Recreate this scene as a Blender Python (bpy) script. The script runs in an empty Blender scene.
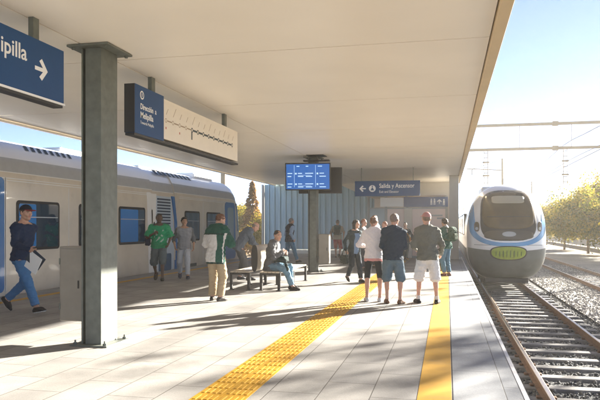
import bpy, bmesh, math, random
import numpy as np
from mathutils import Vector, Matrix

C = bpy.context.scene.collection
R = math.radians
rng = random.Random(7)
nrng = np.random.default_rng(5)

# ------------------------------------------------------------------ materials
def mat(name, col, rough=0.6, metal=0.0, var=0.0, vscale=6.0, bump=0.0, bscale=60.0, spec=0.5,
        coat=0.0, trans=0.0, emit=None, estr=1.0, dirt=None, dscale=2.0, sub=0.0, aniso=(1, 1, 1)):
    m = bpy.data.materials.new(name); m.use_nodes = True
    nt = m.node_tree; n = nt.nodes; l = nt.links
    b = n['Principled BSDF']
    b.inputs['Base Color'].default_value = (*col, 1)
    b.inputs['Roughness'].default_value = rough
    b.inputs['Metallic'].default_value = metal
    b.inputs['Specular IOR Level'].default_value = spec
    b.inputs['Coat Weight'].default_value = coat
    b.inputs['Transmission Weight'].default_value = trans
    if emit:
        b.inputs['Emission Color'].default_value = (*emit, 1)
        b.inputs['Emission Strength'].default_value = estr
    if sub:
        b.inputs['Subsurface Weight'].default_value = sub
        b.inputs['Subsurface Radius'].default_value = (0.01, 0.004, 0.002)
    tc = None
    def coord():
        nonlocal tc
        if tc is None:
            t = n.new('ShaderNodeTexCoord'); mp = n.new('ShaderNodeMapping')
            mp.inputs['Scale'].default_value = aniso
            l.new(t.outputs['Object'], mp.inputs['Vector']); tc = mp
        return tc.outputs['Vector']
    last = None
    if var:
        tx = n.new('ShaderNodeTexNoise'); tx.inputs['Scale'].default_value = vscale
        tx.inputs['Detail'].default_value = 6
        l.new(coord(), tx.inputs['Vector'])
        mr = n.new('ShaderNodeMapRange'); mr.inputs['From Min'].default_value = 0.3; mr.inputs['From Max'].default_value = 0.7
        mr.inputs['To Min'].default_value = 1 - var; mr.inputs['To Max'].default_value = 1 + var
        l.new(tx.outputs['Fac'], mr.inputs['Value'])
        mx = n.new('ShaderNodeMix'); mx.data_type = 'RGBA'; mx.blend_type = 'MULTIPLY'
        mx.inputs[0].default_value = 1
        mx.inputs[6].default_value = (*col, 1)
        l.new(mr.outputs['Result'], mx.inputs[7])
        last = mx.outputs[2]
    if dirt:
        tx = n.new('ShaderNodeTexNoise'); tx.inputs['Scale'].default_value = dscale; tx.inputs['Detail'].default_value = 9
        tx.inputs['Roughness'].default_value = 0.65
        l.new(coord(), tx.inputs['Vector'])
        mr = n.new('ShaderNodeMapRange'); mr.inputs['From Min'].default_value = 0.54; mr.inputs['From Max'].default_value = 0.75
        mr.inputs['To Max'].default_value = 0.6
        l.new(tx.outputs['Fac'], mr.inputs['Value'])
        mx = n.new('ShaderNodeMix'); mx.data_type = 'RGBA'
        l.new(mr.outputs['Result'], mx.inputs[0])
        if last: l.new(last, mx.inputs[6])
        else: mx.inputs[6].default_value = (*col, 1)
        mx.inputs[7].default_value = (*dirt, 1)
        last = mx.outputs[2]
    if last: l.new(last, b.inputs['Base Color'])
    if bump:
        tx = n.new('ShaderNodeTexNoise'); tx.inputs['Scale'].default_value = bscale; tx.inputs['Detail'].default_value = 4
        l.new(coord(), tx.inputs['Vector'])
        bp = n.new('ShaderNodeBump'); bp.inputs['Strength'].default_value = bump; bp.inputs['Distance'].default_value = 0.01
        l.new(tx.outputs['Fac'], bp.inputs['Height']); l.new(bp.outputs['Normal'], b.inputs['Normal'])
    return m

_cl = {}
def cloth(col, rough=0.85, var=0.07):
    k = (tuple(round(c, 3) for c in col), rough)
    if k not in _cl:
        _cl[k] = mat('cloth', col, rough, var=var, vscale=55, bump=0.3, bscale=260, spec=0.25)
    return _cl[k]

# ------------------------------------------------------------------ tagging
def tag(o, label=None, cat=None, group=None, kind=None):
    if label: o['label'] = label
    if cat: o['category'] = cat
    if group: o['group'] = group
    if kind: o['kind'] = kind
    return o
def thing(name, label, cat, loc=(0, 0, 0), rz=0, group=None):
    o = bpy.data.objects.new(name, None); C.objects.link(o)
    o.empty_display_size = 0.1
    o.location = loc; o.rotation_euler = (0, 0, rz)
    return tag(o, label, cat, group)

# ------------------------------------------------------------------ mesh builder
class MB:
    def __init__(s): s.v = []; s.f = []; s.m = []; s.sm = []
    def add(s, vs, fs, mi=0, smooth=False):
        k = len(s.v); s.v += [tuple(v) for v in vs]
        for f in fs: s.f.append(tuple(i + k for i in f)); s.m.append(mi); s.sm.append(smooth)
    def box(s, x0, x1, y0, y1, z0, z1, mi=0, bev=0.0):
        if bev <= 0:
            v = [(x, y, z) for x in (x0, x1) for y in (y0, y1) for z in (z0, z1)]
            s.add(v, [(0, 1, 3, 2), (4, 6, 7, 5), (0, 4, 5, 1), (2, 3, 7, 6), (0, 2, 6, 4), (1, 5, 7, 3)], mi); return
        bm = bmesh.new(); bmesh.ops.create_cube(bm, size=1)
        for q in bm.verts:
            q.co = Vector(((x0 + x1) / 2 + q.co.x * (x1 - x0), (y0 + y1) / 2 + q.co.y * (y1 - y0), (z0 + z1) / 2 + q.co.z * (z1 - z0)))
        bmesh.ops.bevel(bm, geom=bm.edges[:], offset=bev, segments=2, affect='EDGES', profile=0.5)
        s.bm(bm, mi)
    def bm(s, bm, mi=0, smooth=False):
        bm.verts.index_update()
        s.add([q.co[:] for q in bm.verts], [[q.index for q in f.verts] for f in bm.faces], mi, smooth); bm.free()
    def cyl(s, a, b, ra, rb=None, n=12, mi=0, smooth=True, caps=True):
        rb = ra if rb is None else rb
        a = Vector(a); b = Vector(b); d = (b - a).normalized()
        u = d.orthogonal().normalized(); w = d.cross(u)
        vs = []
        for i in range(n):
            t = 2 * math.pi * i / n; e = u * math.cos(t) + w * math.sin(t)
            vs += [a + e * ra, b + e * rb]
        fs = [(2 * i, 2 * ((i + 1) % n), 2 * ((i + 1) % n) + 1, 2 * i + 1) for i in range(n)]
        s.add(vs, fs, mi, smooth)
        if caps:
            s.add([vs[2 * i] for i in range(n)], [tuple(range(n))[::-1]], mi)
            s.add([vs[2 * i + 1] for i in range(n)], [tuple(range(n))], mi)
    def prism(s, poly, fn0, fn1, mi=0):
        n = len(poly); v = [fn0(*p) for p in poly] + [fn1(*p) for p in poly]
        s.add(v, [tuple(range(n))[::-1], tuple(range(n, 2 * n))] + [(i, (i + 1) % n, (i + 1) % n + n, i + n) for i in range(n)], mi)
    def tube(s, pts, r, n=8, mi=0):
        pts = [Vector(p) for p in pts]
        for i in range(len(pts) - 1):
            s.cyl(pts[i], pts[i + 1], r, n=n, mi=mi)
            if i: s.ball(pts[i], r, mi)
    def ball(s, c, r, mi=0, n=8, sc=(1, 1, 1)):
        vs = []; fs = []
        for i in range(n + 1):
            for j in range(n * 2):
                a = math.pi * i / n; t = math.pi * j / n
                vs.append((c[0] + r * sc[0] * math.sin(a) * math.cos(t), c[1] + r * sc[1] * math.sin(a) * math.sin(t), c[2] + r * sc[2] * math.cos(a)))
        w = n * 2
        for i in range(n):
            for j in range(w):
                fs.append((i * w + j, (i + 1) * w + j, (i + 1) * w + (j + 1) % w, i * w + (j + 1) % w))
        s.add(vs, fs, mi, True)
    def loft(s, rings, mi=0, closed=True, smooth=True, cap=True, mfn=None):
        n = len(rings[0]); k = len(s.v)
        for r_ in rings: s.v += [tuple(p) for p in r_]
        for i in range(len(rings) - 1):
            for j in range(n if closed else n - 1):
                a, b = k + i * n + j, k + i * n + (j + 1) % n
                s.f.append((a, b, b + n, a + n)); s.sm.append(smooth)
                s.m.append(mfn(i, j) if mfn else mi)
        if cap:
            s.add(rings[0], [tuple(range(n))[::-1]], mi); s.add(rings[-1], [tuple(range(n))], mi)
    def build(s, name, mats, parent=None, loc=None, fix=False, label=None):
        me = bpy.data.meshes.new(name); me.from_pydata(s.v, [], s.f)
        for m in (mats if isinstance(mats, (list, tuple)) else [mats]): me.materials.append(m)
        me.polygons.foreach_set('material_index', s.m); me.polygons.foreach_set('use_smooth', s.sm)
        if fix:
            bm = bmesh.new(); bm.from_mesh(me); bmesh.ops.recalc_face_normals(bm, faces=bm.faces); bm.to_mesh(me); bm.free()
        me.update()
        o = bpy.data.objects.new(name, me); C.objects.link(o)
        if parent: o.parent = parent
        if loc: o.location = loc
        if label: o['label'] = label
        return o

def text_mesh(body, size, fn, depth=0.002, align='LEFT', bold=0.0):
    """lettering as real mesh; fn maps (u, v, w) -> position"""
    cu = bpy.data.curves.new('t', 'FONT'); cu.body = body; cu.size = size; cu.align_x = align
    cu.extrude = depth / 2; cu.offset = bold; cu.resolution_u = 3
    ob = bpy.data.objects.new('t', cu); C.objects.link(ob)
    dg = bpy.context.evaluated_depsgraph_get(); dg.update()
    me = bpy.data.meshes.new_from_object(ob.evaluated_get(dg))
    vs = [fn(v.co.x, v.co.y, v.co.z) for v in me.vertices]; fs = [tuple(p.vertices) for p in me.polygons]
    bpy.data.objects.remove(ob); bpy.data.curves.remove(cu); bpy.data.meshes.remove(me)
    return vs, fs
HAZE = 0.0009; EXPO = 2.85; SUN = 5.0; SKY = 0.05; DUST = 0.0; AIR = 0.30; OZ = 1.2
# ------------------------------------------------------------------ implicit surfaces for bodies, clothes and bags
V = lambda *a: np.array(a, dtype=float)
def nrm(v): return v / (np.linalg.norm(v) + 1e-12)

class Field:
    def __init__(s, lo, hi, h):
        s.lo = np.array(lo, float); s.h = h
        s.n = np.ceil((np.array(hi, float) - s.lo) / h).astype(int) + 1
        s.d = np.full(tuple(s.n), 9.0, np.float32)
    def sub(s, lo, hi):
        i0 = np.clip(np.floor((np.array(lo) - s.lo) / s.h).astype(int), 0, s.n)
        i1 = np.clip(np.ceil((np.array(hi) - s.lo) / s.h).astype(int) + 1, 0, s.n)
        if np.any(i1 <= i0): return None
        ax = [(s.lo[k] + s.h * np.arange(i0[k], i1[k])).astype(np.float32) for k in range(3)]
        return tuple(slice(a, b) for a, b in zip(i0, i1)), ax[0][:, None, None], ax[1][None, :, None], ax[2][None, None, :]
    def put(s, prim, k=0.03, mode='u'):
        lo, hi, fn = prim
        m = k + 2.5 * s.h
        r_ = s.sub(np.array(lo) - m, np.array(hi) + m)
        if r_ is None: return
        sl, X, Y, Z = r_
        b = fn(X, Y, Z); a = s.d[sl]
        if mode == 'u':
            h_ = np.maximum(k - np.abs(a - b), 0) / max(k, 1e-6); s.d[sl] = np.minimum(a, b) - h_ * h_ * k * 0.25
        elif mode == 's':
            b = -b; h_ = np.maximum(k - np.abs(a - b), 0) / max(k, 1e-6); s.d[sl] = np.maximum(a, b) + h_ * h_ * k * 0.25
    def clip(s, p0, n):
        X = (s.lo[0] + s.h * np.arange(s.n[0]) - p0[0])[:, None, None]; Y = (s.lo[1] + s.h * np.arange(s.n[1]) - p0[1])[None, :, None]
        Z = (s.lo[2] + s.h * np.arange(s.n[2]) - p0[2])[None, None, :]
        s.d = np.maximum(s.d, (X * n[0] + Y * n[1] + Z * n[2]).astype(np.float32))
    def mesh(s):
        d = s.d; S = d < 0
        a = S[:-1, :-1, :-1]; cnt = np.zeros(a.shape, np.int8)
        for i in (0, 1):
            for j in (0, 1):
                for k in (0, 1):
                    cnt += S[i:S.shape[0] - 1 + i, j:S.shape[1] - 1 + j, k:S.shape[2] - 1 + k]
        act = (cnt > 0) & (cnt < 8)
        ai = np.argwhere(act)
        if len(ai) == 0: return np.zeros((0, 3)), np.zeros((0, 4), int)
        idx = np.full(act.shape, -1, np.int64); idx[act] = np.arange(len(ai))
        pos = np.zeros((len(ai), 3)); num = np.zeros(len(ai))
        off = [(i, j, k) for i in (0, 1) for j in (0, 1) for k in (0, 1)]
        val = {o: d[ai[:, 0] + o[0], ai[:, 1] + o[1], ai[:, 2] + o[2]] for o in off}
        for o in off:
            for ax in range(3):
                if o[ax]: continue
                q = list(o); q[ax] = 1; q = tuple(q)
                A, B = val[o], val[q]; cr = (A < 0) != (B < 0)
                t = np.where(cr, A / np.where(cr, A - B, 1), 0)
                p = np.array(o, float)[None, :].repeat(len(ai), 0); p[:, ax] += t
                pos[cr] += p[cr]; num[cr] += 1
        pos = (ai + pos / num[:, None]) * s.h + s.lo
        F = []
        for ax in range(3):
            b, c = [(1, 2), (2, 0), (0, 1)][ax]
            sh = list(S.shape); s0 = [slice(None)] * 3; s1 = [slice(None)] * 3
            s0[ax] = slice(0, -1); s1[ax] = slice(1, None)
            x = S[tuple(s0)] != S[tuple(s1)]
            e = np.argwhere(x)
            e = e[(e[:, b] > 0) & (e[:, c] > 0) & (e[:, b] < sh[b] - 1) & (e[:, c] < sh[c] - 1)]
            ins = S[e[:, 0], e[:, 1], e[:, 2]]
            def g(db, dc):
                q = e.copy(); q[:, b] -= db; q[:, c] -= dc
                return idx[q[:, 0], q[:, 1], q[:, 2]]
            quad = np.stack([g(1, 1), g(0, 1), g(0, 0), g(1, 0)], 1)
            quad[~ins] = quad[~ins][:, ::-1]
            F.append(quad)
        return pos, np.concatenate(F)

def rcone(a, b, ra, rb=None, flat=None, cuts=()):
    """round cone a->b; flat=(axis, factor) squashes it along axis; cuts=[(point, normal)] keep the side against the normal"""
    rb = ra if rb is None else rb
    a = np.asarray(a, float); b = np.asarray(b, float); m = max(ra, rb)
    lo = np.minimum(a - ra, b - rb); hi = np.maximum(a + ra, b + rb)
    if flat is not None and flat[1] > 1: lo = lo - m * (flat[1] - 1); hi = hi + m * (flat[1] - 1)
    def fn(X, Y, Z):
        px, py, pz = X - a[0], Y - a[1], Z - a[2]
        ba = b - a; sc = 1.0
        if flat is not None:
            ax, fc = flat; g = 1.0 / fc - 1.0
            t = (px * ax[0] + py * ax[1] + pz * ax[2]) * g
            px, py, pz = px + t * ax[0], py + t * ax[1], pz + t * ax[2]
            ba = ba + np.dot(ba, ax) * g * ax; sc = min(1, fc) ** 0.5
        L2 = max(float(ba @ ba), 1e-9)
        t = np.clip((px * ba[0] + py * ba[1] + pz * ba[2]) / L2, 0, 1)
        d = np.sqrt((px - t * ba[0]) ** 2 + (py - t * ba[1]) ** 2 + (pz - t * ba[2]) ** 2) - (ra + (rb - ra) * t)
        d = (d * sc).astype(np.float32)
        for p0, n in cuts:
            d = np.maximum(d, ((X - p0[0]) * n[0] + (Y - p0[1]) * n[1] + (Z - p0[2]) * n[2]).astype(np.float32))
        return d
    return lo, hi, fn
def ell(c, M, r_, cuts=()):
    """ellipsoid: rows of M are its axes"""
    c = np.asarray(c, float); r_ = np.asarray(r_, float); e = max(r_)
    def fn(X, Y, Z):
        q = [((X - c[0]) * M[i][0] + (Y - c[1]) * M[i][1] + (Z - c[2]) * M[i][2]) for i in range(3)]
        k0 = np.sqrt(sum((q[i] / r_[i]) ** 2 for i in range(3))); k1 = np.sqrt(sum((q[i] / r_[i] ** 2) ** 2 for i in range(3))) + 1e-6
        d = (k0 * (k0 - 1) / k1).astype(np.float32)
        for p0, n in cuts:
            d = np.maximum(d, ((X - p0[0]) * n[0] + (Y - p0[1]) * n[1] + (Z - p0[2]) * n[2]).astype(np.float32))
        return d
    return c - e, c + e, fn
def rbox(c, M, hs, r_):
    c = np.asarray(c, float); e = float(np.linalg.norm(hs))
    def fn(X, Y, Z):
        q = [np.abs((X - c[0]) * M[i][0] + (Y - c[1]) * M[i][1] + (Z - c[2]) * M[i][2]) - (hs[i] - r_) for i in range(3)]
        o = np.sqrt(sum(np.maximum(t, 0) ** 2 for t in q)) + np.minimum(np.maximum(np.maximum(q[0], q[1]), q[2]), 0) - r_
        return o.astype(np.float32)
    return c - e, c + e, fn

def sdf_obj(name, prims, h, mats, parent, scale=1.0, mfn=None, fold=0.0, fs=1.0, seed=0, clips=(), origin=None, minus=()):
    lo = np.min([p[0][0] for p in prims], 0) - 3 * h - 0.02; hi = np.max([p[0][1] for p in prims], 0) + 3 * h + 0.02
    F = Field(lo, hi, h)
    for p, k in prims: F.put(p, k)
    for p, k in minus: F.put(p, k, 's')
    for p0, n in clips: F.clip(p0, n)
    v, f = F.mesh()
    if len(f) == 0: return None
    if fold:
        n_ = np.zeros_like(v); e1 = v[f[:, 2]] - v[f[:, 0]]; e2 = v[f[:, 3]] - v[f[:, 1]]; fn_ = np.cross(e1, e2)
        for k in range(4): np.add.at(n_, f[:, k], fn_)
        n_ /= np.linalg.norm(n_, axis=1)[:, None] + 1e-12
        r0 = np.random.default_rng(seed + 11); w = np.zeros(len(v))
        for q in range(7):
            k3 = r0.normal(size=3) * V(0.5, 0.5, 1.5); k3 = nrm(k3) * (18 + 14 * q) * fs
            w += (0.6 - 1.5 * np.abs(np.sin(v @ k3 * 0.62 + r0.uniform(0, 6.3) + 1.3 * np.sin(v @ (r0.normal(size=3) * 13))))) / (1 + 0.30 * q)
        v = v + n_ * (w * fold * 0.60)[:, None]
    mi = None
    if mfn is not None: mi = mfn((v[f[:, 0]] + v[f[:, 2]]) / 2)
    if origin is not None: v = v - np.asarray(origin)
    v = v * scale
    me = bpy.data.meshes.new(name); me.from_pydata(v.tolist(), [], f.tolist())
    for m in (mats if isinstance(mats, (list, tuple)) else [mats]): me.materials.append(m)
    if mi is not None: me.polygons.foreach_set('material_index', np.asarray(mi, np.int32))
    me.polygons.foreach_set('use_smooth', np.ones(len(f), bool)); me.update()
    o = bpy.data.objects.new(name, me); C.objects.link(o)
    if parent: o.parent = parent
    return o

# ------------------------------------------------------------------ people
def ik(a, t, l1, l2, pole):
    d = t - a; L = np.linalg.norm(d); L2 = min(L, (l1 + l2) * 0.999); e = d / (L + 1e-9)
    x = (l1 * l1 - l2 * l2 + L2 * L2) / (2 * L2); y = math.sqrt(max(l1 * l1 - x * x, 0))
    pn = pole - np.dot(pole, e) * e; pn = nrm(pn)
    return a + e * x + pn * y, a + e * L2

def skeleton(P):
    J = {}
    fem = P.get('fem', False)
    lean, side, tw = R(P.get('lean', 3)), R(P.get('side', 0)), R(P.get('twist', 0))
    pv = V(*P.get('pelvis', (0, 0, 0.93)))
    u = nrm(V(math.sin(side), math.sin(lean) * math.cos(side), math.cos(lean) * math.cos(side)))
    r = nrm(V(math.cos(tw), math.sin(tw), 0)); r = nrm(r - np.dot(r, u) * u); f = np.cross(u, r)
    J.update(P=pv, u=u, r=r, f=f)
    curve = P.get('hunch', 0.0)            # upper back bends forward
    u2 = nrm(u + f * curve); f2 = nrm(np.cross(u2, r)); J['u2'] = u2; J['f2'] = f2
    J['W'] = pv + u * 0.15; J['Ch'] = pv + u * 0.27 + u2 * 0.09; J['Sh'] = pv + u * 0.27 + u2 * 0.225
    J['N0'] = J['Sh'] + u2 * 0.05 - f2 * 0.012; J['N1'] = J['N0'] + u2 * 0.09 + f2 * 0.012 + f2 * P.get('neckf', 0.01)
    hy, hp, hr = (R(q) for q in (*P.get('head', (0, 0)), P.get('tilt', 0)))
    base = nrm(V(f2[0], f2[1], 0)); rb = np.cross(base, V(0, 0, 1))
    hf = nrm(base * math.cos(hy) * math.cos(hp) + rb * math.sin(hy) * math.cos(hp) + V(0, 0, 1) * math.sin(hp))
    hx = nrm(np.cross(hf, V(0, 0, 1))); hu = np.cross(hx, hf)
    hx, hu = hx * math.cos(hr) - hu * math.sin(hr), hu * math.cos(hr) + hx * math.sin(hr)
    J.update(hf=hf, hx=hx, hu=hu); J['H'] = J['N1'] + hu * 0.075 + hf * 0.022
    sw = 0.158 if fem else 0.182
    hw = 0.085
    for sx, nm, k in ((-1, 'L', 0), (1, 'R', 1)):
        hip = pv + V(sx * hw * math.cos(tw * 0.5), sx * hw * math.sin(tw * 0.5), 0) - V(0, 0, 0.015)
        x, y, z, yaw, pit = P['feet'][k]
        yaw = R(yaw); pit = R(pit)
        ank = V(x, y, 0.088 + z + 0.13 * math.sin(max(pit, 0)))
        toe = V(math.sin(yaw) * math.cos(pit), math.cos(yaw) * math.cos(pit), -math.sin(pit))
        side_ = nrm(np.cross(toe, V(0, 0, 1))); dn = -np.cross(side_, toe)
        kn, an = ik(hip, ank, 0.42, 0.415, P.get('kpole', V(sx * 0.12, 1, 0)) + V(math.sin(yaw), 0, 0))
        J['hip' + nm], J['kn' + nm], J['an' + nm], J['toe' + nm], J['dn' + nm] = hip, kn, an, toe, dn
        sh = J['Sh'] + r * sx * sw - u2 * 0.030
        hd = V(*P['hands'][k]); pole = V(*P.get('epole', ((-0.6, -1, -0.3), (0.6, -1, -0.3)))[k])
        el, wr = ik(sh, hd, 0.285, 0.255, pole)
        J['sh' + nm], J['el' + nm], J['wr' + nm] = sh, el, wr
        fd = nrm(wr - el); hdir = P.get('hdir', (None, None))[k]
        hdir = fd if hdir is None else nrm(V(*hdir))
        pn = P.get('palm', (None, None))[k]            # palm normal
        pn = nrm(V(-sx, 0.15, 0)) if pn is None else nrm(V(*pn))
        pn = nrm(pn - np.dot(pn, hdir) * hdir)
        J['hd' + nm], J['pn' + nm] = hdir, pn
    J['fem'] = fem; J['curl'] = P.get('curl', (0.45, 0.45)); J['belly'] = P.get('belly', 0.0)
    return J

def torso_prims(J, g=0.0, loose=1.0, low=0.0, gl=None):
    """low extends the garment below the pelvis"""
    P, u, r, f, u2, f2 = J['P'], J['u'], J['r'], J['f'], J['u2'], J['f2']; fem = J['fem']
    q = []
    wr, cr, hr = (0.112, 0.132, 0.122) if fem else (0.132, 0.152, 0.118)
    wr *= loose ** 1.0
    gl = g if gl is None else gl
    for sx in (-1, 1):
        q.append((rcone(P + r * 0.055 * sx - u * (0.02 + low), P + r * 0.05 * sx + u * 0.06, hr + gl - 0.012 + low * 0.06, hr + gl - 0.010, flat=(f, 0.86)), 0.05))
        q.append((rcone(P + r * 0.06 * sx - f * 0.045 - u * (0.03 + low * 0.4), P + r * 0.055 * sx - f * 0.035 + u * 0.02, 0.082 + gl), 0.05))
        q.append((rcone(J['Ch'] + r * 0.06 * sx - u * 0.03, J['Ch'] + r * 0.075 * sx + u2 * 0.075, cr * 0.80 + g, cr * 0.70 + g, flat=(f2, 0.88)), 0.06))
        q.append((rcone(J['Sh'] + r * sx * 0.05 + u2 * 0.018, J['sh' + ('L' if sx < 0 else 'R')] - r * sx * 0.01, 0.056 + g, 0.054 + g), 0.05))
        q.append((rcone(J['N0'] - u2 * 0.01 + r * sx * 0.03, J['sh' + ('L' if sx < 0 else 'R')] + u2 * 0.004 - r * sx * 0.03, 0.046 + g, 0.050 + g), 0.05))
        if fem: q.append((rcone(J['Ch'] + r * 0.065 * sx + f2 * 0.075 + u2 * 0.005, J['Ch'] + r * 0.065 * sx + f2 * 0.085, 0.055 + g * 0.8), 0.04))
    q.append((rcone(P + u * 0.04, J['Ch'] - u * 0.06, wr + g, wr * 1.02 + g, flat=(f, 0.74)), 0.06))
    q.append((rcone(J['Ch'] - u * 0.08, J['Ch'] + u2 * 0.06, wr * 1.04 + g, cr + g - 0.01, flat=(f, 0.74)), 0.06))
    if J['belly']: q.append((ell(P + u * 0.10 + f * 0.05, (r, f, u), (0.13 + g, 0.06 + J['belly'] + g, 0.13)), 0.06))
    return q
def seg_cut(a, b, t):
    n = nrm(b - a); return (a + (b - a) * t, n)
def arm_prims(J, nm, g=0.0, ln=2.0, cuff=0.0, thin=1.0):
    sh, el, wr = J['sh' + nm], J['el' + nm], J['wr' + nm]; q = []
    k = 0.86 if J['fem'] else 1.0
    if ln <= 1:
        q.append((rcone(sh, el, 0.052 * k + g, 0.043 * k + g + cuff, cuts=[seg_cut(sh, el, ln)]), 0.045))
    else:
        q.append((rcone(sh, el, 0.052 * k + g, 0.042 * k + g), 0.045))
        e = wr + nrm(wr - el) * 0.0
        q.append((rcone(el, wr, 0.041 * k + g, 0.027 * k + g + cuff, cuts=[seg_cut(el, wr, ln - 1)] if ln < 2 else ()), 0.03))
    return q
def leg_prims(J, nm, g=0.0, ln=2.0, straight=0.0):
    hip, kn, an = J['hip' + nm], J['kn' + nm], J['an' + nm]; q = []
    bk = nrm(np.cross(nrm(an - kn), nrm(np.cross(V(0, 0, 1), J['toe' + nm])) )) ; bk = -bk if np.dot(bk, J['toe' + nm]) > 0 else bk
    if ln <= 1:
        q.append((rcone(hip, kn, 0.088 + g, 0.058 + g + straight, cuts=[seg_cut(hip, kn, ln)]), 0.04)); return q
    q.append((rcone(hip, kn, 0.088 + g, 0.057 + g + straight * 0.6), 0.04))
    c = [seg_cut(kn, an, ln - 1)] if ln < 2 else ()
    q.append((rcone(kn, an, 0.052 + g + straight * 0.6, 0.035 + g + straight, cuts=c), 0.03))
    if ln > 1.45: q.append((rcone(kn + (an - kn) * 0.14 + bk * 0.014, kn + (an - kn) * 0.46 + bk * 0.016, 0.050 + g, 0.044 + g), 0.03))
    return q
def foot_prims(J, nm, g=0.0):
    an, toe, dn = J['an' + nm], J['toe' + nm], J['dn' + nm]; sd = np.cross(toe, dn)
    k = 0.9 if J['fem'] else 1.0
    h = an + dn * 0.050 - toe * 0.035
    q = [(rcone(h, an + dn * 0.054 + toe * 0.11 * k, 0.036 + g, 0.036 + g), 0.02),
         (rcone(an + dn * 0.056 + toe * 0.10 * k, an + dn * 0.064 + toe * 0.165 * k, 0.038 + g, 0.022 + g, flat=(dn, 0.8)), 0.025),
         (rcone(an, an + dn * 0.04 + toe * 0.07, 0.036 + g, 0.030 + g), 0.03)]
    return q
def hand_prims(J, nm):
    wr, d, pn = J['wr' + nm], J['hd' + nm], J['pn' + nm]; sx = -1 if nm == 'L' else 1
    s = np.cross(d, pn)                                        # across the palm
    th = s * (1 if np.dot(s, J['f'] + V(0, 0, 0.3)) > 0 else -1)   # thumb side faces forward
    c = J['curl'][0 if nm == 'L' else 1]; k = 0.9 if J['fem'] else 1.0
    q = [(rcone(wr, wr + d * 0.05, 0.026 * k, 0.03 * k, flat=(pn, 0.7)), 0.02),
         (rcone(wr + d * 0.045 + th * 0.02, wr + d * 0.088 + th * 0.022, 0.019 * k, 0.016 * k, flat=(pn, 0.75)), 0.015),
         (rcone(wr + d * 0.045 - th * 0.02, wr + d * 0.082 - th * 0.024, 0.019 * k, 0.015 * k, flat=(pn, 0.75)), 0.015)]
    for i, (o, L) in enumerate(((0.031, 0.072), (0.0105, 0.082), (-0.0105, 0.076), (-0.031, 0.058))):
        b = wr + d * (0.088 - abs(o) * 0.25) + th * o
        d1 = nrm(d * math.cos(c) + pn * math.sin(c) + th * o * 1.2); d2 = nrm(d * math.cos(c * 2.1) + pn * math.sin(c * 2.1))
        d3 = nrm(d * math.cos(c * 2.9) + pn * math.sin(c * 2.9))
        e1 = b + d1 * L * 0.48; e2 = e1 + d2 * L * 0.3; e3 = e2 + d3 * L * 0.22
        q += [(rcone(b, e1, 0.0098 * k, 0.0092 * k), 0.004), (rcone(e1, e2, 0.0092 * k, 0.0086 * k), 0.003), (rcone(e2, e3, 0.0086 * k, 0.0075 * k), 0.003)]
    t0 = wr + d * 0.028 + th * 0.026; t1 = t0 + nrm(d * 0.6 + th * 0.8 + pn * 0.3) * 0.042; t2 = t1 + nrm(d * 0.85 + th * 0.3 + pn * 0.45) * 0.034
    q += [(rcone(t0, t1, 0.0135 * k, 0.0105 * k), 0.012), (rcone(t1, t2, 0.0105 * k, 0.0082 * k), 0.004)]
    return q
def HL(J, x, y, z): return J['H'] + J['hx'] * x + J['hf'] * y + J['hu'] * z
def head_prims(J):
    M = (J['hx'], J['hf'], J['hu']); k = 0.95 if J['fem'] else 1.0
    p = lambda x, y, z: HL(J, x * k, y * k, z)
    q = [(rcone(J['N0'] - J['u2'] * 0.02, J['N1'] + J['hu'] * 0.0, 0.060 * k * k, 0.052 * k * k), 0.03),
         (ell(p(0, -0.008, 0.022), M, (0.077 * k, 0.096 * k, 0.092)), 0.03),
         (rcone(p(0, 0.030, -0.028), p(0, 0.052, -0.088), 0.062 * k, 0.030 * k, flat=(J['hx'], 0.98)), 0.03),
         (rcone(p(-0.040, 0.0, -0.055), p(-0.018, 0.055, -0.092), 0.026, 0.02), 0.03), (rcone(p(0.040, 0.0, -0.055), p(0.018, 0.055, -0.092), 0.026, 0.02), 0.03),
         (rcone(p(-0.034, 0.074, 0.022), p(0.034, 0.074, 0.022), 0.014), 0.02),
         (rcone(p(-0.045, 0.055, -0.025), p(-0.03, 0.072, -0.03), 0.02), 0.02), (rcone(p(0.045, 0.055, -0.025), p(0.03, 0.072, -0.03), 0.02), 0.02),
         (rcone(p(0, 0.086, 0.008), p(0, 0.108, -0.028), 0.0075, 0.012), 0.012),
         (rcone(p(-0.013, 0.094, -0.034), p(0.013, 0.094, -0.034), 0.008), 0.008),
         (rcone(p(-0.019, 0.082, -0.060), p(0.019, 0.082, -0.060), 0.0085, flat=(J['hu'], 0.8)), 0.008),
         (ell(p(-0.080, -0.008, -0.010), M, (0.010, 0.020, 0.031)), 0.008), (ell(p(0.080, -0.008, -0.010), M, (0.010, 0.020, 0.031)), 0.008)]
    return q
def head_minus(J):
    k = 0.95 if J['fem'] else 1.0
    return [(rcone(HL(J, sx * 0.031 * k, 0.098 * k, 0.003), HL(J, sx * 0.035 * k, 0.096 * k, 0.003), 0.012), 0.012) for sx in (-1, 1)]
def head_eyes(J):
    k = 0.95 if J['fem'] else 1.0
    return [(rcone(HL(J, sx * 0.032 * k, 0.074 * k, 0.003), HL(J, sx * 0.0321 * k, 0.074 * k, 0.003), 0.0125), 0.002) for sx in (-1, 1)]

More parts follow.
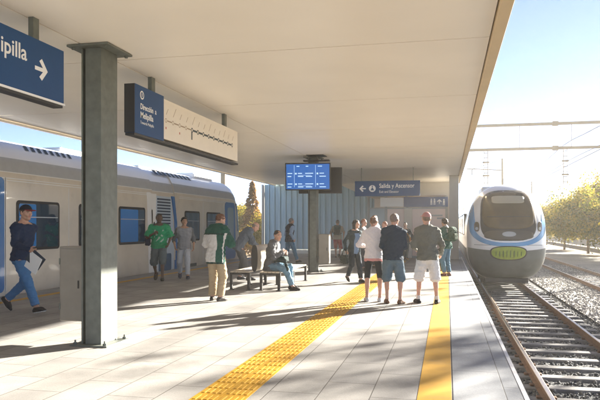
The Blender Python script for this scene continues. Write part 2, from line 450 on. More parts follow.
def hair_prims(J, style):
    M = (J['hx'], J['hf'], J['hu']); k = 0.95 if J['fem'] else 1.0
    p = lambda x, y, z: HL(J, x * k, y * k, z)
    fr = (J['hf'] * 0.80 - J['hu'] * 0.60)                     # hairline plane
    cut = [(p(0, 0.066, 0.056), nrm(fr))]
    low = [(p(0, -0.04, -0.052), -J['hu'] * 0.93 - J['hf'] * -0.0)]
    g = {'short': 0.010, 'crop': 0.008, 'long': 0.016, 'bun': 0.010, 'sides': 0.006, 'thick': 0.02}[style]
    low = [(p(0, -0.04, -0.05), nrm(-J['hu'] + J['hf'] * 0.25))]
    if style == 'sides': low = low + [(p(0, 0, 0.035), J['hu'])]
    q = [(ell(p(0, -0.012, 0.022), M, (0.078 * k + g, 0.096 * k + g, 0.092 + g), cuts=cut + (low if style != 'long' else [])), 0.004)]
    if style == 'bun':
        q += [(ell(p(0, -0.105, 0.045), M, (0.036, 0.034, 0.038)), 0.015), (rcone(p(0, -0.12, 0.035), p(0, -0.118, -0.07), 0.022, 0.012), 0.02)]
    if style == 'long':
        q += [(rcone(p(sx * 0.062, -0.02, -0.01), p(sx * 0.066, -0.01, -0.14), 0.034, 0.026), 0.03) for sx in (-1, 1)]
        q += [(rcone(p(0, -0.055, 0.0), p(0, -0.06, -0.15), 0.07, 0.055), 0.03)]
    if style == 'thick':
        q += [(ell(p(0, 0.035, 0.088), M, (0.066, 0.06, 0.034), cuts=cut), 0.03)]
    return q
def cap_prims(J):
    M = (J['hx'], J['hf'], J['hu']); p = lambda x, y, z: HL(J, x, y, z)
    q = [(ell(p(0, -0.010, 0.028), M, (0.089, 0.108, 0.100), cuts=[(p(0, 0, 0.040), -nrm(J['hu'] + J['hf'] * -0.12))]), 0.003)]
    return q
def brim_prims(J):
    p = lambda x, y, z: HL(J, x, y, z)
    return [(rcone(p(-0.042, 0.085, 0.048), p(0.042, 0.085, 0.048), 0.050, flat=(J['hu'], 0.14)), 0.01),
            (rcone(p(-0.022, 0.125, 0.040), p(0.022, 0.125, 0.040), 0.045, flat=(J['hu'], 0.14)), 0.03)]

SKIN = {}
def skin(col):
    if col not in SKIN: SKIN[col] = mat('skin', col, 0.5, var=0.1, vscale=30, sub=0.05)
    return SKIN[col]
EYEW = mat('eye_white', (0.33, 0.27, 0.24), 0.5); EYED = mat('iris', (0.02, 0.013, 0.01), 0.2)

def segd(p, a, b):
    ba = b - a; t = np.clip((p - a) @ ba / (ba @ ba), 0, 1); return np.linalg.norm(p - a - t[:, None] * ba, axis=1)
def tloc(J, p):
    q = p - J['P']; return np.stack([q @ J['r'], q @ J['f'], q @ J['u']], 1)

def person(label, loc, rz, height, pose, fit, res=0.007, group=None):
    J = skeleton(pose); S = height / 1.75
    root = thing('person', label, 'person', loc, R(rz), group)
    sc = fit.get('skin', (0.50, 0.29, 0.20)); lip = (sc[0] * 0.85, sc[1] * 0.55, sc[2] * 0.55)
    hc = fit.get('haircol', (0.03, 0.02, 0.015))
    pr = []
    pr += torso_prims(J, -0.012)
    for nm in 'LR': pr += leg_prims(J, nm, -0.004) + foot_prims(J, nm, -0.002) + arm_prims(J, nm, -0.004)
    pr += head_prims(J)
    for nm in 'LR': pr += hand_prims(J, nm)
    k = 0.95 if J['fem'] else 1.0
    def face(p):
        q = p - J['H']; x, y, z = q @ J['hx'] / k, q @ J['hf'] / k, q @ J['hu']
        m = np.zeros(len(p), int); fr = y > 0.055
        m[fr & (np.abs(z + 0.060) < 0.009) & (np.abs(x) < 0.024)] = 1
        ex = np.abs(np.abs(x) - 0.032)
        m[fr & (ex < 0.011) & (np.abs(z - 0.003) < 0.0042)] = 2
        m[fr & (ex < 0.006) & (np.abs(z - 0.003) < 0.0055)] = 3
        m[fr & (np.abs(z - 0.024 - 0.002 * 0) < 0.0045) & (np.abs(np.abs(x) - 0.033) < 0.020)] = 4
        if fit.get('stubble'): m[fr & (z < -0.045) & (m == 0)] = 5
        return m
    bm_ = [skin(sc), skin(lip), EYEW, EYED, skin((hc[0] * 0.8 + 0.01, hc[1] * 0.8 + 0.01, hc[2] * 0.8 + 0.01)), skin(tuple(c * 0.72 for c in sc))]
    # sockets then eyeballs
    lo = np.min([p[0][0] for p in pr], 0) - 0.05
    sdf_obj('body', pr, res, bm_, root, S, mfn=face, minus=head_minus(J) )
    if 'hair' in fit: sdf_obj('hair', hair_prims(J, fit['hair']), res * 1.1, mat('hair', hc, 0.55, var=0.35, vscale=60, bump=0.6, bscale=160), root, S, fold=0.003 if fit['hair'] in ('crop', 'sides') else 0.006, fs=2.6)
    if 'cap' in fit:
        c = sdf_obj('cap', cap_prims(J), res, cloth(fit['cap']), root, S)
        b = sdf_obj('brim', brim_prims(J), res * 0.8, cloth(fit.get('brim', fit['cap'])), c, S)
    t = fit['top']; g = t.get('g', 0.012); hem = t.get('hem', -0.06)
    pr = torso_prims(J, g, t.get('loose', 1.05), max(0, -hem - 0.05), max(g, fit['bottom'].get('g', 0.010) + 0.018))
    for i, nm in enumerate('LR'):
        ln = t.get('sleeve', 2.0); pr += arm_prims(J, nm, g * 0.9 + t.get('sg', 0.0), ln, t.get('cuff', 0.006))
    if t.get('collar'): pr.append((rcone(J['N0'] - J['u2'] * 0.02, J['N0'] + J['u2'] * t['collar'] + J['f2'] * 0.004, 0.078, 0.068, cuts=[(J['N0'] + J['u2'] * t['collar'], nrm(J['u2'] - J['f2'] * 0.3))]), 0.02))
    if t.get('hood'): pr.append((rcone(J['Sh'] - J['f2'] * 0.10 + J['r'] * 0.06, J['Sh'] - J['f2'] * 0.10 - J['r'] * 0.06, 0.055), 0.03))
    clips = [(J['P'] + J['u'] * hem, -J['u'])]
    if not t.get('collar'): clips.append((J['N0'] + J['u2'] * 0.012 + J['f2'] * 0.0, nrm(J['u2'] + J['f2'] * 0.25)))
    sdf_obj(t.get('name', 'shirt'), pr, res * 1.25, [cloth(c) for c in t['cols']], root, S, mfn=(lambda p: t['mfn'](J, p)) if 'mfn' in t else None,
            fold=t.get('fold', 0.008), seed=hash_(label), clips=clips, fs=0.8)
    b = fit['bottom']; g = b.get('g', 0.010)
    pr = []
    for sx in (-1, 1):
        P, u, r, f = J['P'], J['u'], J['r'], J['f']
        pr.append((rcone(P + r * 0.055 * sx - u * 0.02, P + r * 0.05 * sx + u * 0.08, 0.105 + g, 0.104 + g, flat=(f, 0.86)), 0.05))
        pr.append((rcone(P + r * 0.06 * sx - f * 0.045 - u * 0.03, P + r * 0.055 * sx - f * 0.035 + u * 0.02, 0.080 + g), 0.05))
    for nm in 'LR': pr += [(p, 0.025) for p, _ in leg_prims(J, nm, g, b.get('len', 1.93), b.get('straight', 0.022))]
    sdf_obj(b.get('name', 'trousers'), pr, res * 1.25, [cloth(c) for c in b['cols']], root, S, mfn=(lambda p: b['mfn'](J, p)) if 'mfn' in b else None,
            fold=b.get('fold', 0.007), seed=hash_(label) + 3, clips=[(J['P'] + J['u'] * b.get('clip', min(0.10, max(hem + 0.03, -0.045))), J['u'])], fs=0.9)
    s = fit['shoes']
    for nm in 'LR':
        def sole(p, nm=nm): return ((p - J['an' + nm]) @ J['dn' + nm] > 0.072).astype(int)
        sdf_obj('shoe', foot_prims(J, nm, 0.008), res, [cloth(s[0], 0.6), cloth(s[1], 0.7)], root, S, mfn=sole,
                clips=[(J['an' + nm] - J['dn' + nm] * 0.0, -J['dn' + nm]), (J['an' + nm] + J['dn' + nm] * 0.0885, J['dn' + nm])])
        if 'socks' in fit:
            an, kn = J['an' + nm], J['kn' + nm]
            sdf_obj('sock', [(rcone(an - nrm(kn - an) * 0.02, an + nrm(kn - an) * 0.09, 0.041, cuts=[seg_cut(an, kn, 0.16)]), 0.01)], res, cloth(fit['socks']), root, S)
    root['_s'] = S
    return root, J, S
def hash_(t):
    h = 0
    for c in t: h = (h * 131 + ord(c)) % 100003
    return h

def worn(name, label, cat, root, J, S, origin, group=None):
    """an object carried by a person: its own top-level empty at 'origin' in the person's frame"""
    o = Vector(origin) * S; o.rotate(Matrix.Rotation(root.rotation_euler.z, 3, 'Z'))
    return thing(name, label, cat, Vector(root.location) + o, root.rotation_euler.z, group)

STAND = dict(feet=((-0.11, 0, 0, -12, 0), (0.11, 0.0, 0, 12, 0)), hands=((-0.27, 0.06, 0.86), (0.27, 0.06, 0.86)), pelvis=(0, 0, 0.925))
def pose(base=STAND, **k): d = dict(base); d.update(k); return d
WALK = dict(feet=((-0.08, 0.34, 0, -4, -8), (0.08, -0.36, 0, 5, 42)), hands=((-0.25, -0.16, 0.90), (0.25, 0.26, 0.92)), pelvis=(0, 0, 0.895), lean=5)
WALK2 = dict(feet=((-0.08, -0.33, 0, -4, 40), (0.08, 0.30, 0, 5, -8)), hands=((-0.25, 0.24, 0.92), (0.25, -0.16, 0.90)), pelvis=(0, 0, 0.90), lean=4)
# ------------------------------------------------------------------ shared materials
M = {}
M['galv'] = mat('galvanised_steel', (0.145, 0.16, 0.142), 0.55, 0.35, var=0.16, vscale=9, bump=0.15, bscale=90)
M['steel_pale'] = mat('painted_steel', (0.46, 0.44, 0.39), 0.55, 0.0, var=0.06, vscale=3)
M['cabinet'] = mat('cabinet_metal', (0.27, 0.245, 0.205), 0.45, 0.3, var=0.08, vscale=5)
M['dark'] = mat('dark_metal', (0.03, 0.03, 0.03), 0.5, 0.4)
M['black'] = mat('black_plastic', (0.012, 0.012, 0.014), 0.4)
M['soffit'] = mat('soffit_panel', (0.92, 0.87, 0.78), 0.36, var=0.03, vscale=0.8, bump=0.03, bscale=2, spec=0.4)
M['fascia'] = mat('fascia_metal', (0.70, 0.54, 0.30), 0.4, 0.35, var=0.06, vscale=2)
M['blue'] = mat('sign_blue', (0.002, 0.055, 0.175), 0.45, var=0.03, spec=0.3)
M['white'] = mat('sign_white', (0.82, 0.82, 0.80), 0.5)
M['cream'] = mat('route_panel', (0.80, 0.735, 0.63), 0.5, var=0.02)
M['ink'] = mat('route_ink', (0.03, 0.05, 0.06), 0.5); M['ink2'] = mat('route_ink_pale', (0.36, 0.27, 0.18), 0.5); M['red'] = mat('route_red', (0.4, 0.03, 0.03), 0.5)
M['yellow'] = mat('yellow_paint', (0.52, 0.28, 0.012), 0.6, var=0.07, vscale=5, dirt=(0.30, 0.19, 0.06), dscale=2.2)
M['tactile'] = mat('yellow_tactile', (0.52, 0.28, 0.012), 0.5, var=0.08, vscale=4, dirt=(0.28, 0.16, 0.03), dscale=3.5)

def paving(name, c1, c2, w, h, mortar, joint, rot=True):
    m = bpy.data.materials.new(name); m.use_nodes = True; nt = m.node_tree; n = nt.nodes; l = nt.links
    b = n['Principled BSDF']; b.inputs['Roughness'].default_value = 0.72; b.inputs['Specular IOR Level'].default_value = 0.35
    t = n.new('ShaderNodeTexCoord'); mp = n.new('ShaderNodeMapping'); l.new(t.outputs['Object'], mp.inputs['Vector'])
    if rot: mp.inputs['Rotation'].default_value = (0, 0, R(90))
    mp.inputs['Location'].default_value = (0.13, 0.20, 0)
    br = n.new('ShaderNodeTexBrick'); l.new(mp.outputs['Vector'], br.inputs['Vector'])
    br.inputs['Color1'].default_value = (*c1, 1); br.inputs['Color2'].default_value = (*c2, 1); br.inputs['Mortar'].default_value = (*joint, 1)
    br.inputs['Scale'].default_value = 1.0; br.inputs['Mortar Size'].default_value = mortar; br.inputs['Mortar Smooth'].default_value = 0.3
    br.inputs['Brick Width'].default_value = w; br.inputs['Row Height'].default_value = h; br.inputs['Bias'].default_value = 0.0
    no = n.new('ShaderNodeTexNoise'); no.inputs['Scale'].default_value = 1.3; no.inputs['Detail'].default_value = 9; no.inputs['Roughness'].default_value = 0.62
    l.new(t.outputs['Object'], no.inputs['Vector'])
    mr = n.new('ShaderNodeMapRange'); mr.inputs['From Min'].default_value = 0.3; mr.inputs['From Max'].default_value = 0.7; mr.inputs['To Min'].default_value = 0.76; mr.inputs['To Max'].default_value = 1.12
    l.new(no.outputs['Fac'], mr.inputs['Value'])
    st = n.new('ShaderNodeTexNoise'); st.inputs['Scale'].default_value = 0.55; st.inputs['Detail'].default_value = 12; st.inputs['Roughness'].default_value = 0.72; st.inputs['Distortion'].default_value = 0.6
    l.new(t.outputs['Object'], st.inputs['Vector'])
    sr = n.new('ShaderNodeMapRange'); sr.inputs['From Min'].default_value = 0.52; sr.inputs['From Max'].default_value = 0.68; sr.inputs['To Min'].default_value = 1.0; sr.inputs['To Max'].default_value = 0.74
    l.new(st.outputs['Fac'], sr.inputs['Value'])
    ms = n.new('ShaderNodeMix'); ms.data_type = 'RGBA'; ms.blend_type = 'MULTIPLY'; ms.inputs[0].default_value = 1
    l.new(br.outputs['Color'], ms.inputs[6]); l.new(sr.outputs['Result'], ms.inputs[7])
    mx = n.new('ShaderNodeMix'); mx.data_type = 'RGBA'; mx.blend_type = 'MULTIPLY'; mx.inputs[0].default_value = 1
    l.new(ms.outputs[2], mx.inputs[6]); l.new(mr.outputs['Result'], mx.inputs[7])
    # small dark specks and gum spots
    vo = n.new('ShaderNodeTexVoronoi'); vo.inputs['Scale'].default_value = 3.4; l.new(t.outputs['Object'], vo.inputs['Vector'])
    sp = n.new('ShaderNodeMapRange'); sp.inputs['From Min'].default_value = 0.035; sp.inputs['From Max'].default_value = 0.075; sp.inputs['To Min'].default_value = 0.45; sp.inputs['To Max'].default_value = 0.0
    l.new(vo.outputs['Distance'], sp.inputs['Value'])
    gr = n.new('ShaderNodeTexNoise'); gr.inputs['Scale'].default_value = 70; gr.inputs['Detail'].default_value = 3; l.new(t.outputs['Object'], gr.inputs['Vector'])
    gm = n.new('ShaderNodeMapRange'); gm.inputs['From Min'].default_value = 0.3; gm.inputs['From Max'].default_value = 0.7; gm.inputs['To Min'].default_value = 0.88; gm.inputs['To Max'].default_value = 1.1
    l.new(gr.outputs['Fac'], gm.inputs['Value'])
    m3 = n.new('ShaderNodeMix'); m3.data_type = 'RGBA'; m3.blend_type = 'MULTIPLY'; m3.inputs[0].default_value = 1
    l.new(mx.outputs[2], m3.inputs[6]); l.new(gm.outputs['Result'], m3.inputs[7])
    m2 = n.new('ShaderNodeMix'); m2.data_type = 'RGBA'; l.new(sp.outputs['Result'], m2.inputs[0]); l.new(m3.outputs[2], m2.inputs[6]); m2.inputs[7].default_value = (0.10, 0.09, 0.08, 1)
    l.new(m2.outputs[2], b.inputs['Base Color'])
    bp = n.new('ShaderNodeBump'); bp.inputs['Strength'].default_value = 0.5; bp.inputs['Distance'].default_value = 0.004
    l.new(br.outputs['Fac'], bp.inputs['Height']); bp.invert = True; l.new(bp.outputs['Normal'], b.inputs['Normal'])
    return m
M['pave'] = paving('concrete_pavers', (0.32, 0.31, 0.293), (0.275, 0.268, 0.257), 0.90, 0.45, 0.006, (0.12, 0.11, 0.10))
M['coping'] = paving('granite_coping', (0.29, 0.305, 0.325), (0.335, 0.35, 0.365), 1.2, 0.7, 0.006, (0.14, 0.14, 0.14))
M['concrete'] = mat('raw_concrete', (0.30, 0.29, 0.27), 0.85, var=0.2, vscale=3, bump=0.3, bscale=25, dirt=(0.1, 0.09, 0.08), dscale=2)

def ground_mat(name, ca, cb, sc, big=0.4, bump=1.0):
    m = bpy.data.materials.new(name); m.use_nodes = True; nt = m.node_tree; n = nt.nodes; l = nt.links
    b = n['Principled BSDF']; b.inputs['Roughness'].default_value = 0.95; b.inputs['Specular IOR Level'].default_value = 0.2
    t = n.new('ShaderNodeTexCoord')
    v = n.new('ShaderNodeTexVoronoi'); v.inputs['Scale'].default_value = sc; l.new(t.outputs['Object'], v.inputs['Vector'])
    no = n.new('ShaderNodeTexNoise'); no.inputs['Scale'].default_value = big; no.inputs['Detail'].default_value = 8; l.new(t.outputs['Object'], no.inputs['Vector'])
    hs = n.new('ShaderNodeSeparateColor'); l.new(v.outputs['Color'], hs.inputs['Color'])
    ad = n.new('ShaderNodeMath'); ad.operation = 'MULTIPLY_ADD'; l.new(hs.outputs[0], ad.inputs[0]); ad.inputs[1].default_value = 0.55
    l.new(no.outputs['Fac'], ad.inputs[2])
    cr = n.new('ShaderNodeValToRGB'); cr.color_ramp.elements[0].position = 0.35; cr.color_ramp.elements[1].position = 1.0
    cr.color_ramp.elements[0].color = (*ca, 1); cr.color_ramp.elements[1].color = (*cb, 1); l.new(ad.outputs[0], cr.inputs['Fac'])
    l.new(cr.outputs['Color'], b.inputs['Base Color'])
    bp = n.new('ShaderNodeBump'); bp.inputs['Strength'].default_value = bump; bp.inputs['Distance'].default_value = 0.03; bp.invert = True
    l.new(v.outputs['Distance'], bp.inputs['Height']); l.new(bp.outputs['Normal'], b.inputs['Normal'])
    return m
M['ballast'] = ground_mat('ballast_bed', (0.045, 0.052, 0.058), (0.17, 0.175, 0.175), 22)
M['gravel'] = ground_mat('pale_gravel', (0.28, 0.27, 0.25), (0.48, 0.46, 0.42), 26)
M['earth'] = ground_mat('dry_earth', (0.22, 0.17, 0.11), (0.36, 0.29, 0.20), 9, 0.15, 0.4)

# ------------------------------------------------------------------ ground, platform
RZ = -0.94                       # rail head level below the platform
def sheet(name, x0, x1, y0, y1, z, m, kind='structure'):
    b = MB(); b.add([(x0, y0, z), (x1, y0, z), (x1, y1, z), (x0, y1, z)], [(0, 1, 2, 3)])
    return tag(b.build(name, m), kind=kind)
sheet('ground', -700, 700, -60, 1500, -1.30, M['earth'])
# ballast beds: shallow banks under each track
def bank(name, xc, w, y0, y1, m):
    b = MB(); zt, zb = RZ - 0.205, -1.29
    pr = [(xc - w / 2 - 0.5, zb), (xc - w / 2, zt), (xc + w / 2, zt), (xc + w / 2 + 0.5, zb)]
    b.loft([[(x, y, z) for x, z in pr] for y in (y0, y1)], closed=False, smooth=False, cap=False)
    return tag(b.build(name, m, fix=False), kind='structure')
bank('ballast_bed', 2.35, 3.9, -8, 150, M['ballast'])
bank('ballast_bed', 6.55, 3.3, -8, 170, M['ballast'])
bank('ballast_bed', -10.85, 3.4, -8, 150, M['ballast'])
sheet('gravel_path', 8.6, 12.4, -8, 170, -1.27, M['gravel'])
sheet('gravel_path', 3.9, 5.3, -8, 170, -1.095, M['gravel'])

b = MB(); b.box(-8.47, 0.045, -8, 33.7, -1.28, 0.0)
tag(b.build('platform', M['pave']), kind='structure')
b = MB(); b.box(0.05, 0.69, -8, 31.5, -0.16, 0.003, bev=0.006); b.box(0.05, 0.60, -8, 31.5, -1.28, -0.161, 1)
tag(b.build('platform_edge', [M['coping'], M['concrete']]), kind='structure')
b = MB(); b.box(-9.10, -8.475, -8, 33.7, -0.16, 0.003, bev=0.006); b.box(-9.0, -8.475, -8, 33.7, -1.28, -0.161, 1)
tag(b.build('platform_edge', [M['coping'], M['concrete']]), kind='structure')
sheet('platform_edge_line', -0.25, 0.04, -8, 31.4, 0.004, M['yellow'])
sheet('platform_edge_line', 0.645, 0.682, -8, 31.4, 0.007, mat('edge_white_paint', (0.7, 0.7, 0.7), 0.6, var=0.15, vscale=6))
sheet('platform_edge_line', -8.465, -8.26, -8, 31.4, 0.004, M['yellow'])
# tactile guidance strip: tiles with raised bars, true relief
b = MB()
TW = 0.47; x0 = -2.14; yy = 0.5
while yy < 29.0:
    b.box(x0, x0 + TW / 2 - 0.002, yy, yy + 0.396, -0.002, 0.004); b.box(x0 + TW / 2 + 0.002, x0 + TW, yy, yy + 0.396, -0.002, 0.004)
    for k in range(2):
        for j in range(4):
            xx = x0 + k * TW / 2 + 0.022 + j * 0.052
            b.box(xx, xx + 0.028, yy + 0.035, yy + 0.185, 0.004, 0.009); b.box(xx, xx + 0.028, yy + 0.215, yy + 0.365, 0.004, 0.009)
    yy += 0.40
tag(b.build('tactile_paving', M['tactile']), kind='structure')

# ------------------------------------------------------------------ tracks
M['rail'] = mat('rusty_rail', (0.16, 0.085, 0.045), 0.7, 0.3, var=0.25, vscale=8)
M['railtop'] = mat('rail_head', (0.42, 0.33, 0.25), 0.28, 0.9, var=0.1, vscale=5)
M['sleeper'] = mat('concrete_sleeper', (0.20, 0.195, 0.19), 0.85, var=0.25, vscale=4, bump=0.4, bscale=30, dirt=(0.10, 0.085, 0.07), dscale=3)
def track(label, xc, y0, y1, step, n_clip):
    t = thing('railway_track', label, 'railway track', (xc, y0, RZ), 0, 'railway tracks')
    L = y1 - y0
    for sx in (-1, 1):
        b = MB(); x = sx * 0.838
        pr = [(-0.07, -0.152), (0.07, -0.152), (0.07, -0.145), (0.012, -0.13), (0.012, -0.045), (0.035, -0.035), (0.035, -0.006), (0.028, 0.0), (-0.028, 0.0), (-0.035, -0.006), (-0.035, -0.035), (-0.012, -0.045), (-0.012, -0.13), (-0.07, -0.145)]
        n = len(pr); ys = np.linspace(0, L, 12)
        b.loft([[(x + p, y, z) for p, z in pr] for y in ys], smooth=False, mfn=lambda i, j: 1 if j in (6, 7, 8) else 0)
        b.build('rail', [M['rail'], M['railtop']], t, fix=True)
    i = 0; y = 0.3
    while y < L and i < 100:
        b = MB(); jx = rng.uniform(-0.03, 0.03); a = rng.uniform(-0.012, 0.012)
        b.box(-1.33 + jx, 1.33 + jx, y - 0.125, y + 0.125, -0.37, -0.150 + rng.uniform(-0.008, 0.0), 0, bev=0.02)
        if i < n_clip:
            for sx in (-1, 1):
                for q in (-1, 1):
                    b.box(sx * 0.838 + q * 0.11 - 0.035, sx * 0.838 + q * 0.11 + 0.035, y - 0.05, y + 0.05, -0.149, -0.115, 1, bev=0.01)
        b.build('sleeper', [M['sleeper'], M['rail']], t); y += step; i += 1
    return t
track('near railway track under the arriving train, running along the platform edge', 2.28, 2.0, 78, 0.78, 30)
track('second railway track past the gravel strip, in front of the roadside trees', 6.75, 8.0, 95, 0.88, 12)
track('railway track beneath the silver train across the platform', -10.8, 0.0, 78, 0.88, 0)

# loose ballast stones, one mesh
def stones(name, spots, smin, smax, cols):
    ico = bmesh.new(); bmesh.ops.create_icosphere(ico, subdivisions=1, radius=1); ico.verts.index_update()
    bv = np.array([v.co[:] for v in ico.verts]); bf = np.array([[v.index for v in f.verts] for f in ico.faces]); ico.free()
    n = len(spots); s = nrng.uniform(smin, smax, n)
    A = nrng.normal(size=(n, 3, 3)); Q = np.linalg.qr(A)[0]
    v = bv[None] * (1 + nrng.uniform(-0.28, 0.28, (n, len(bv), 1)))
    v = v * (s[:, None, None] * nrng.uniform(0.6, 1.1, (n, 1, 3)))
    v = np.einsum('nij,nkj->nki', Q, v) + spots[:, None, :]
    f = bf[None] + (np.arange(n) * len(bv))[:, None, None]
    me = bpy.data.meshes.new(name); me.from_pydata(v.reshape(-1, 3).tolist(), [], f.reshape(-1, 3).tolist())
    for m in cols: me.materials.append(m)
    me.polygons.foreach_set('material_index', np.repeat(nrng.integers(0, len(cols), n), len(bf)).astype(np.int32)); me.update()
    o = bpy.data.objects.new(name, me); C.objects.link(o)
    return o
sm = [mat('ballast_stone', c, 0.9, var=0.15, vscale=20) for c in ((0.06, 0.07, 0.078), (0.10, 0.105, 0.11), (0.17, 0.17, 0.165), (0.035, 0.04, 0.046))]
def scatter(n, x0, x1, y0, y1, z, p=1.5):
    t = nrng.uniform(0, 1, n) ** p
    return np.stack([nrng.uniform(x0, x1, n), y0 + (y1 - y0) * t, z + nrng.uniform(-0.015, 0.025, n)], 1)
def near_bed(n):
    s = scatter(n, 0.62, 4.3, 4.6, 27, RZ - 0.21)
    ph = (s[:, 1] - 2.3 + 0.39) % 0.78 - 0.39
    on = (np.abs(ph) < 0.145) & (np.abs(s[:, 0] - 2.28) < 1.36)
    return s[~on | (nrng.uniform(size=len(s)) < 0.05)]
tag(stones('ballast', np.concatenate([near_bed(17000)]), 0.018, 0.042, sm), kind='stuff')
sm2 = [mat('gravel_stone', c, 0.9, var=0.15, vscale=20) for c in ((0.34, 0.33, 0.31), (0.42, 0.40, 0.37), (0.25, 0.24, 0.23))]
tag(stones('gravel', np.concatenate([scatter(5000, 3.9, 5.6, 8.0, 40, -1.09, 1.6), scatter(6000, 5.0, 8.4, 10, 45, RZ - 0.175, 1.6)]), 0.02, 0.05, sm2), kind='stuff')

# ------------------------------------------------------------------ canopy
CZ = 3.71
t = thing('platform_canopy', 'long flat cream canopy roof with seamed soffit panels over the platform', 'canopy', (-4.22, -7, CZ))
ox, oy = 4.22, 7.0
b = MB(); g = 0.011
xs = [-9.02, -4.37, 0.50]; ys = [-7.0] + [-5.75 + 3.4 * k for k in range(11)] + [33.55]
for i in range(2):
    for j in range(len(ys) - 1):
        b.box(xs[i] + ox + g, xs[i + 1] + ox - g, ys[j] + oy + g, ys[j + 1] + oy - g, 0.0, 0.03)
b.build('soffit', M['soffit'], t)
b = MB(); b.box(-8.3 + ox, 0.50 + ox, 0.02, 40.5, 0.04, 0.16); b.build('roof', mat('roof_sheet', (0.35, 0.34, 0.32), 0.6, 0.2, var=0.1), t)
b = MB()
b.box(0.505 + ox, 0.635 + ox, 0, 40.5, -0.07, 0.20, bev=0.01); b.build('fascia', M['fascia'], t)
b = MB(); b.box(-9.12 + ox, -9.025 + ox, 0, 40.5, -0.05, 0.06, bev=0.01); b.build('fascia', M['soffit'], t)
# ------------------------------------------------------------------ columns
def column(label, x, y):
    t = thing('steel_column', label, 'column', (x, y, 0), 0, 'canopy columns')
    H = CZ - 0.03
    b = MB(); b.box(-0.09, 0.125, -0.20, 0.20, 0.02, H, bev=0.004); b.box(-0.125, -0.09, -0.13, 0.13, 0.02, H, 1)
    b.box(-0.145, -0.1255, -0.20, 0.20, 0.02, H, bev=0.003)
    b.build('shaft', [M['galv'], M['dark']], t)
    b = MB(); b.box(-0.28, 0.28, -0.31, 0.31, H + 0.0, H + 0.025, bev=0.003); b.build('top_plate', M['galv'], t)
    b = MB(); b.box(-0.25, 0.25, -0.29, 0.29, 0.0, 0.02, bev=0.003); b.build('base_plate', M['galv'], t)
    for sx in (-1, 1):
        for sy in (-1, 1):
            b = MB(); b.cyl((sx * 0.20, sy * 0.245, 0.02), (sx * 0.20, sy * 0.245, 0.045), 0.024, n=6, smooth=False); b.cyl((sx * 0.20, sy * 0.245, 0.045), (sx * 0.20, sy * 0.245, 0.075), 0.011, n=8); b.build('bolt', M['galv'], t)
            b = MB(); b.cyl((sx * 0.22, sy * 0.255, H), (sx * 0.22, sy * 0.255, H - 0.025), 0.022, n=6, smooth=False); b.build('bolt', M['galv'], t)
    return t
column('grey galvanised steel column with bolted base plate, closest to the blue arrow sign', -4.27, 7.32)
column('grey steel column carrying the departure screens behind the bench', -4.22, 20.35)
def cabinet(label, x, y, sx):
    t = thing('wall_cabinet', label, 'cabinet', (x, y, 0.27), 0, 'metal cabinets on the columns')
    b = MB(); b.box(-0.17, 0.17, -0.15, 0.15, 0, 0.95, bev=0.012); b.build('housing', M['cabinet'], t)
    b = MB(); b.box(-0.15, 0.15, -0.162, -0.1505, 0.03, 0.92, bev=0.004); d = b.build('door', M['cabinet'], t)
    for hz in (0.15, 0.72):
        b = MB(); b.cyl((-0.155, -0.166, hz), (-0.155, -0.166, hz + 0.08), 0.009, n=8); b.build('hinge', M['galv'], d)
    b = MB(); b.box(0.10, 0.12, -0.172, -0.1625, 0.42, 0.52, bev=0.003); b.build('handle', M['dark'], d)
    b = MB(); b.box(min(sx * 0.17, sx * 0.25), max(sx * 0.17, sx * 0.25), -0.05, 0.05, 0.2, 0.75); b.build('bracket', M['galv'], t)
cabinet('tall beige metal cabinet fixed to the column closest to the arrow sign', -4.65, 7.42, 1)
cabinet('tall beige metal cabinet fixed to the column under the departure screens', -3.86, 20.35, -1)

# far post at the platform end
t = thing('end_post', 'pale steel post at the far platform end beside the arriving train', 'post', (0.30, 29.0, 0))
b = MB(); b.box(-0.2, 0.2, -0.14, 0.14, 0.015, CZ - 0.01, bev=0.01); b.box(-0.03, 0.03, -0.155, -0.1405, 0.02, CZ - 0.02)
b.build('shaft', M['steel_pale'], t)
b = MB(); b.box(-0.3, 0.3, -0.24, 0.24, 0.0, 0.015); b.build('base_plate', M['galv'], t)

# ------------------------------------------------------------------ signs
def lettering(b, txt, size, fn, mi=0, **k):
    v, f = text_mesh(txt, size, fn, **k); b.add(v, f, mi)
ARROW = [(-0.5, -0.09), (0.12, -0.09), (-0.16, -0.36), (0.04, -0.5), (0.5, 0.0), (0.04, 0.5), (-0.16, 0.36), (0.12, 0.09), (-0.5, 0.09)]
ARROW_TRI = [(0, 1, 7, 8), (1, 2, 3, 4), (1, 4, 7), (7, 4, 5, 6)]
def arrow(b, fn, s, flip=1, mi=0):
    pts = [(flip * x * s, y * s) for x, y in ARROW]
    b.add([fn(x, y, 0.0015) for x, y in pts], ARROW_TRI, mi)
# arrow sign, its face towards +X
t = thing('direction_sign', 'dark blue hanging sign reading Melipilla with a white arrow', 'sign', (-4.32, 3.0, 2.87), 0, 'blue hanging signs')
b = MB(); b.box(-0.07, 0.07, 0, 3.5, 0.0, 0.60, bev=0.006); b.build('panel', M['blue'], t)
b = MB(); b.box(-0.075, 0.078, -0.01, 3.51, -0.022, -0.001); b.box(-0.06, 0.06, 0.01, 3.49, -0.05, -0.022, 1); b.build('bottom_rail', [M['white'], M['black']], t)
b = MB(); lettering(b, 'Melipilla', 0.225, lambda u, v, w: (0.0715 + w, 2.84 + u, 0.325 + v), bold=0.003, align='RIGHT'); b.build('lettering', M['white'], t)
b = MB(); arrow(b, lambda u, v, w: (0.0715 + w, 3.08 + u * 0.95, 0.29 + v), 0.235); b.build('arrow', M['white'], t)
for y in (0.8, 3.05):
    b = MB(); b.box(-0.03, 0.03, y - 0.05, y + 0.05, 0.601, 0.84); b.build('hanger', M['galv'], t)
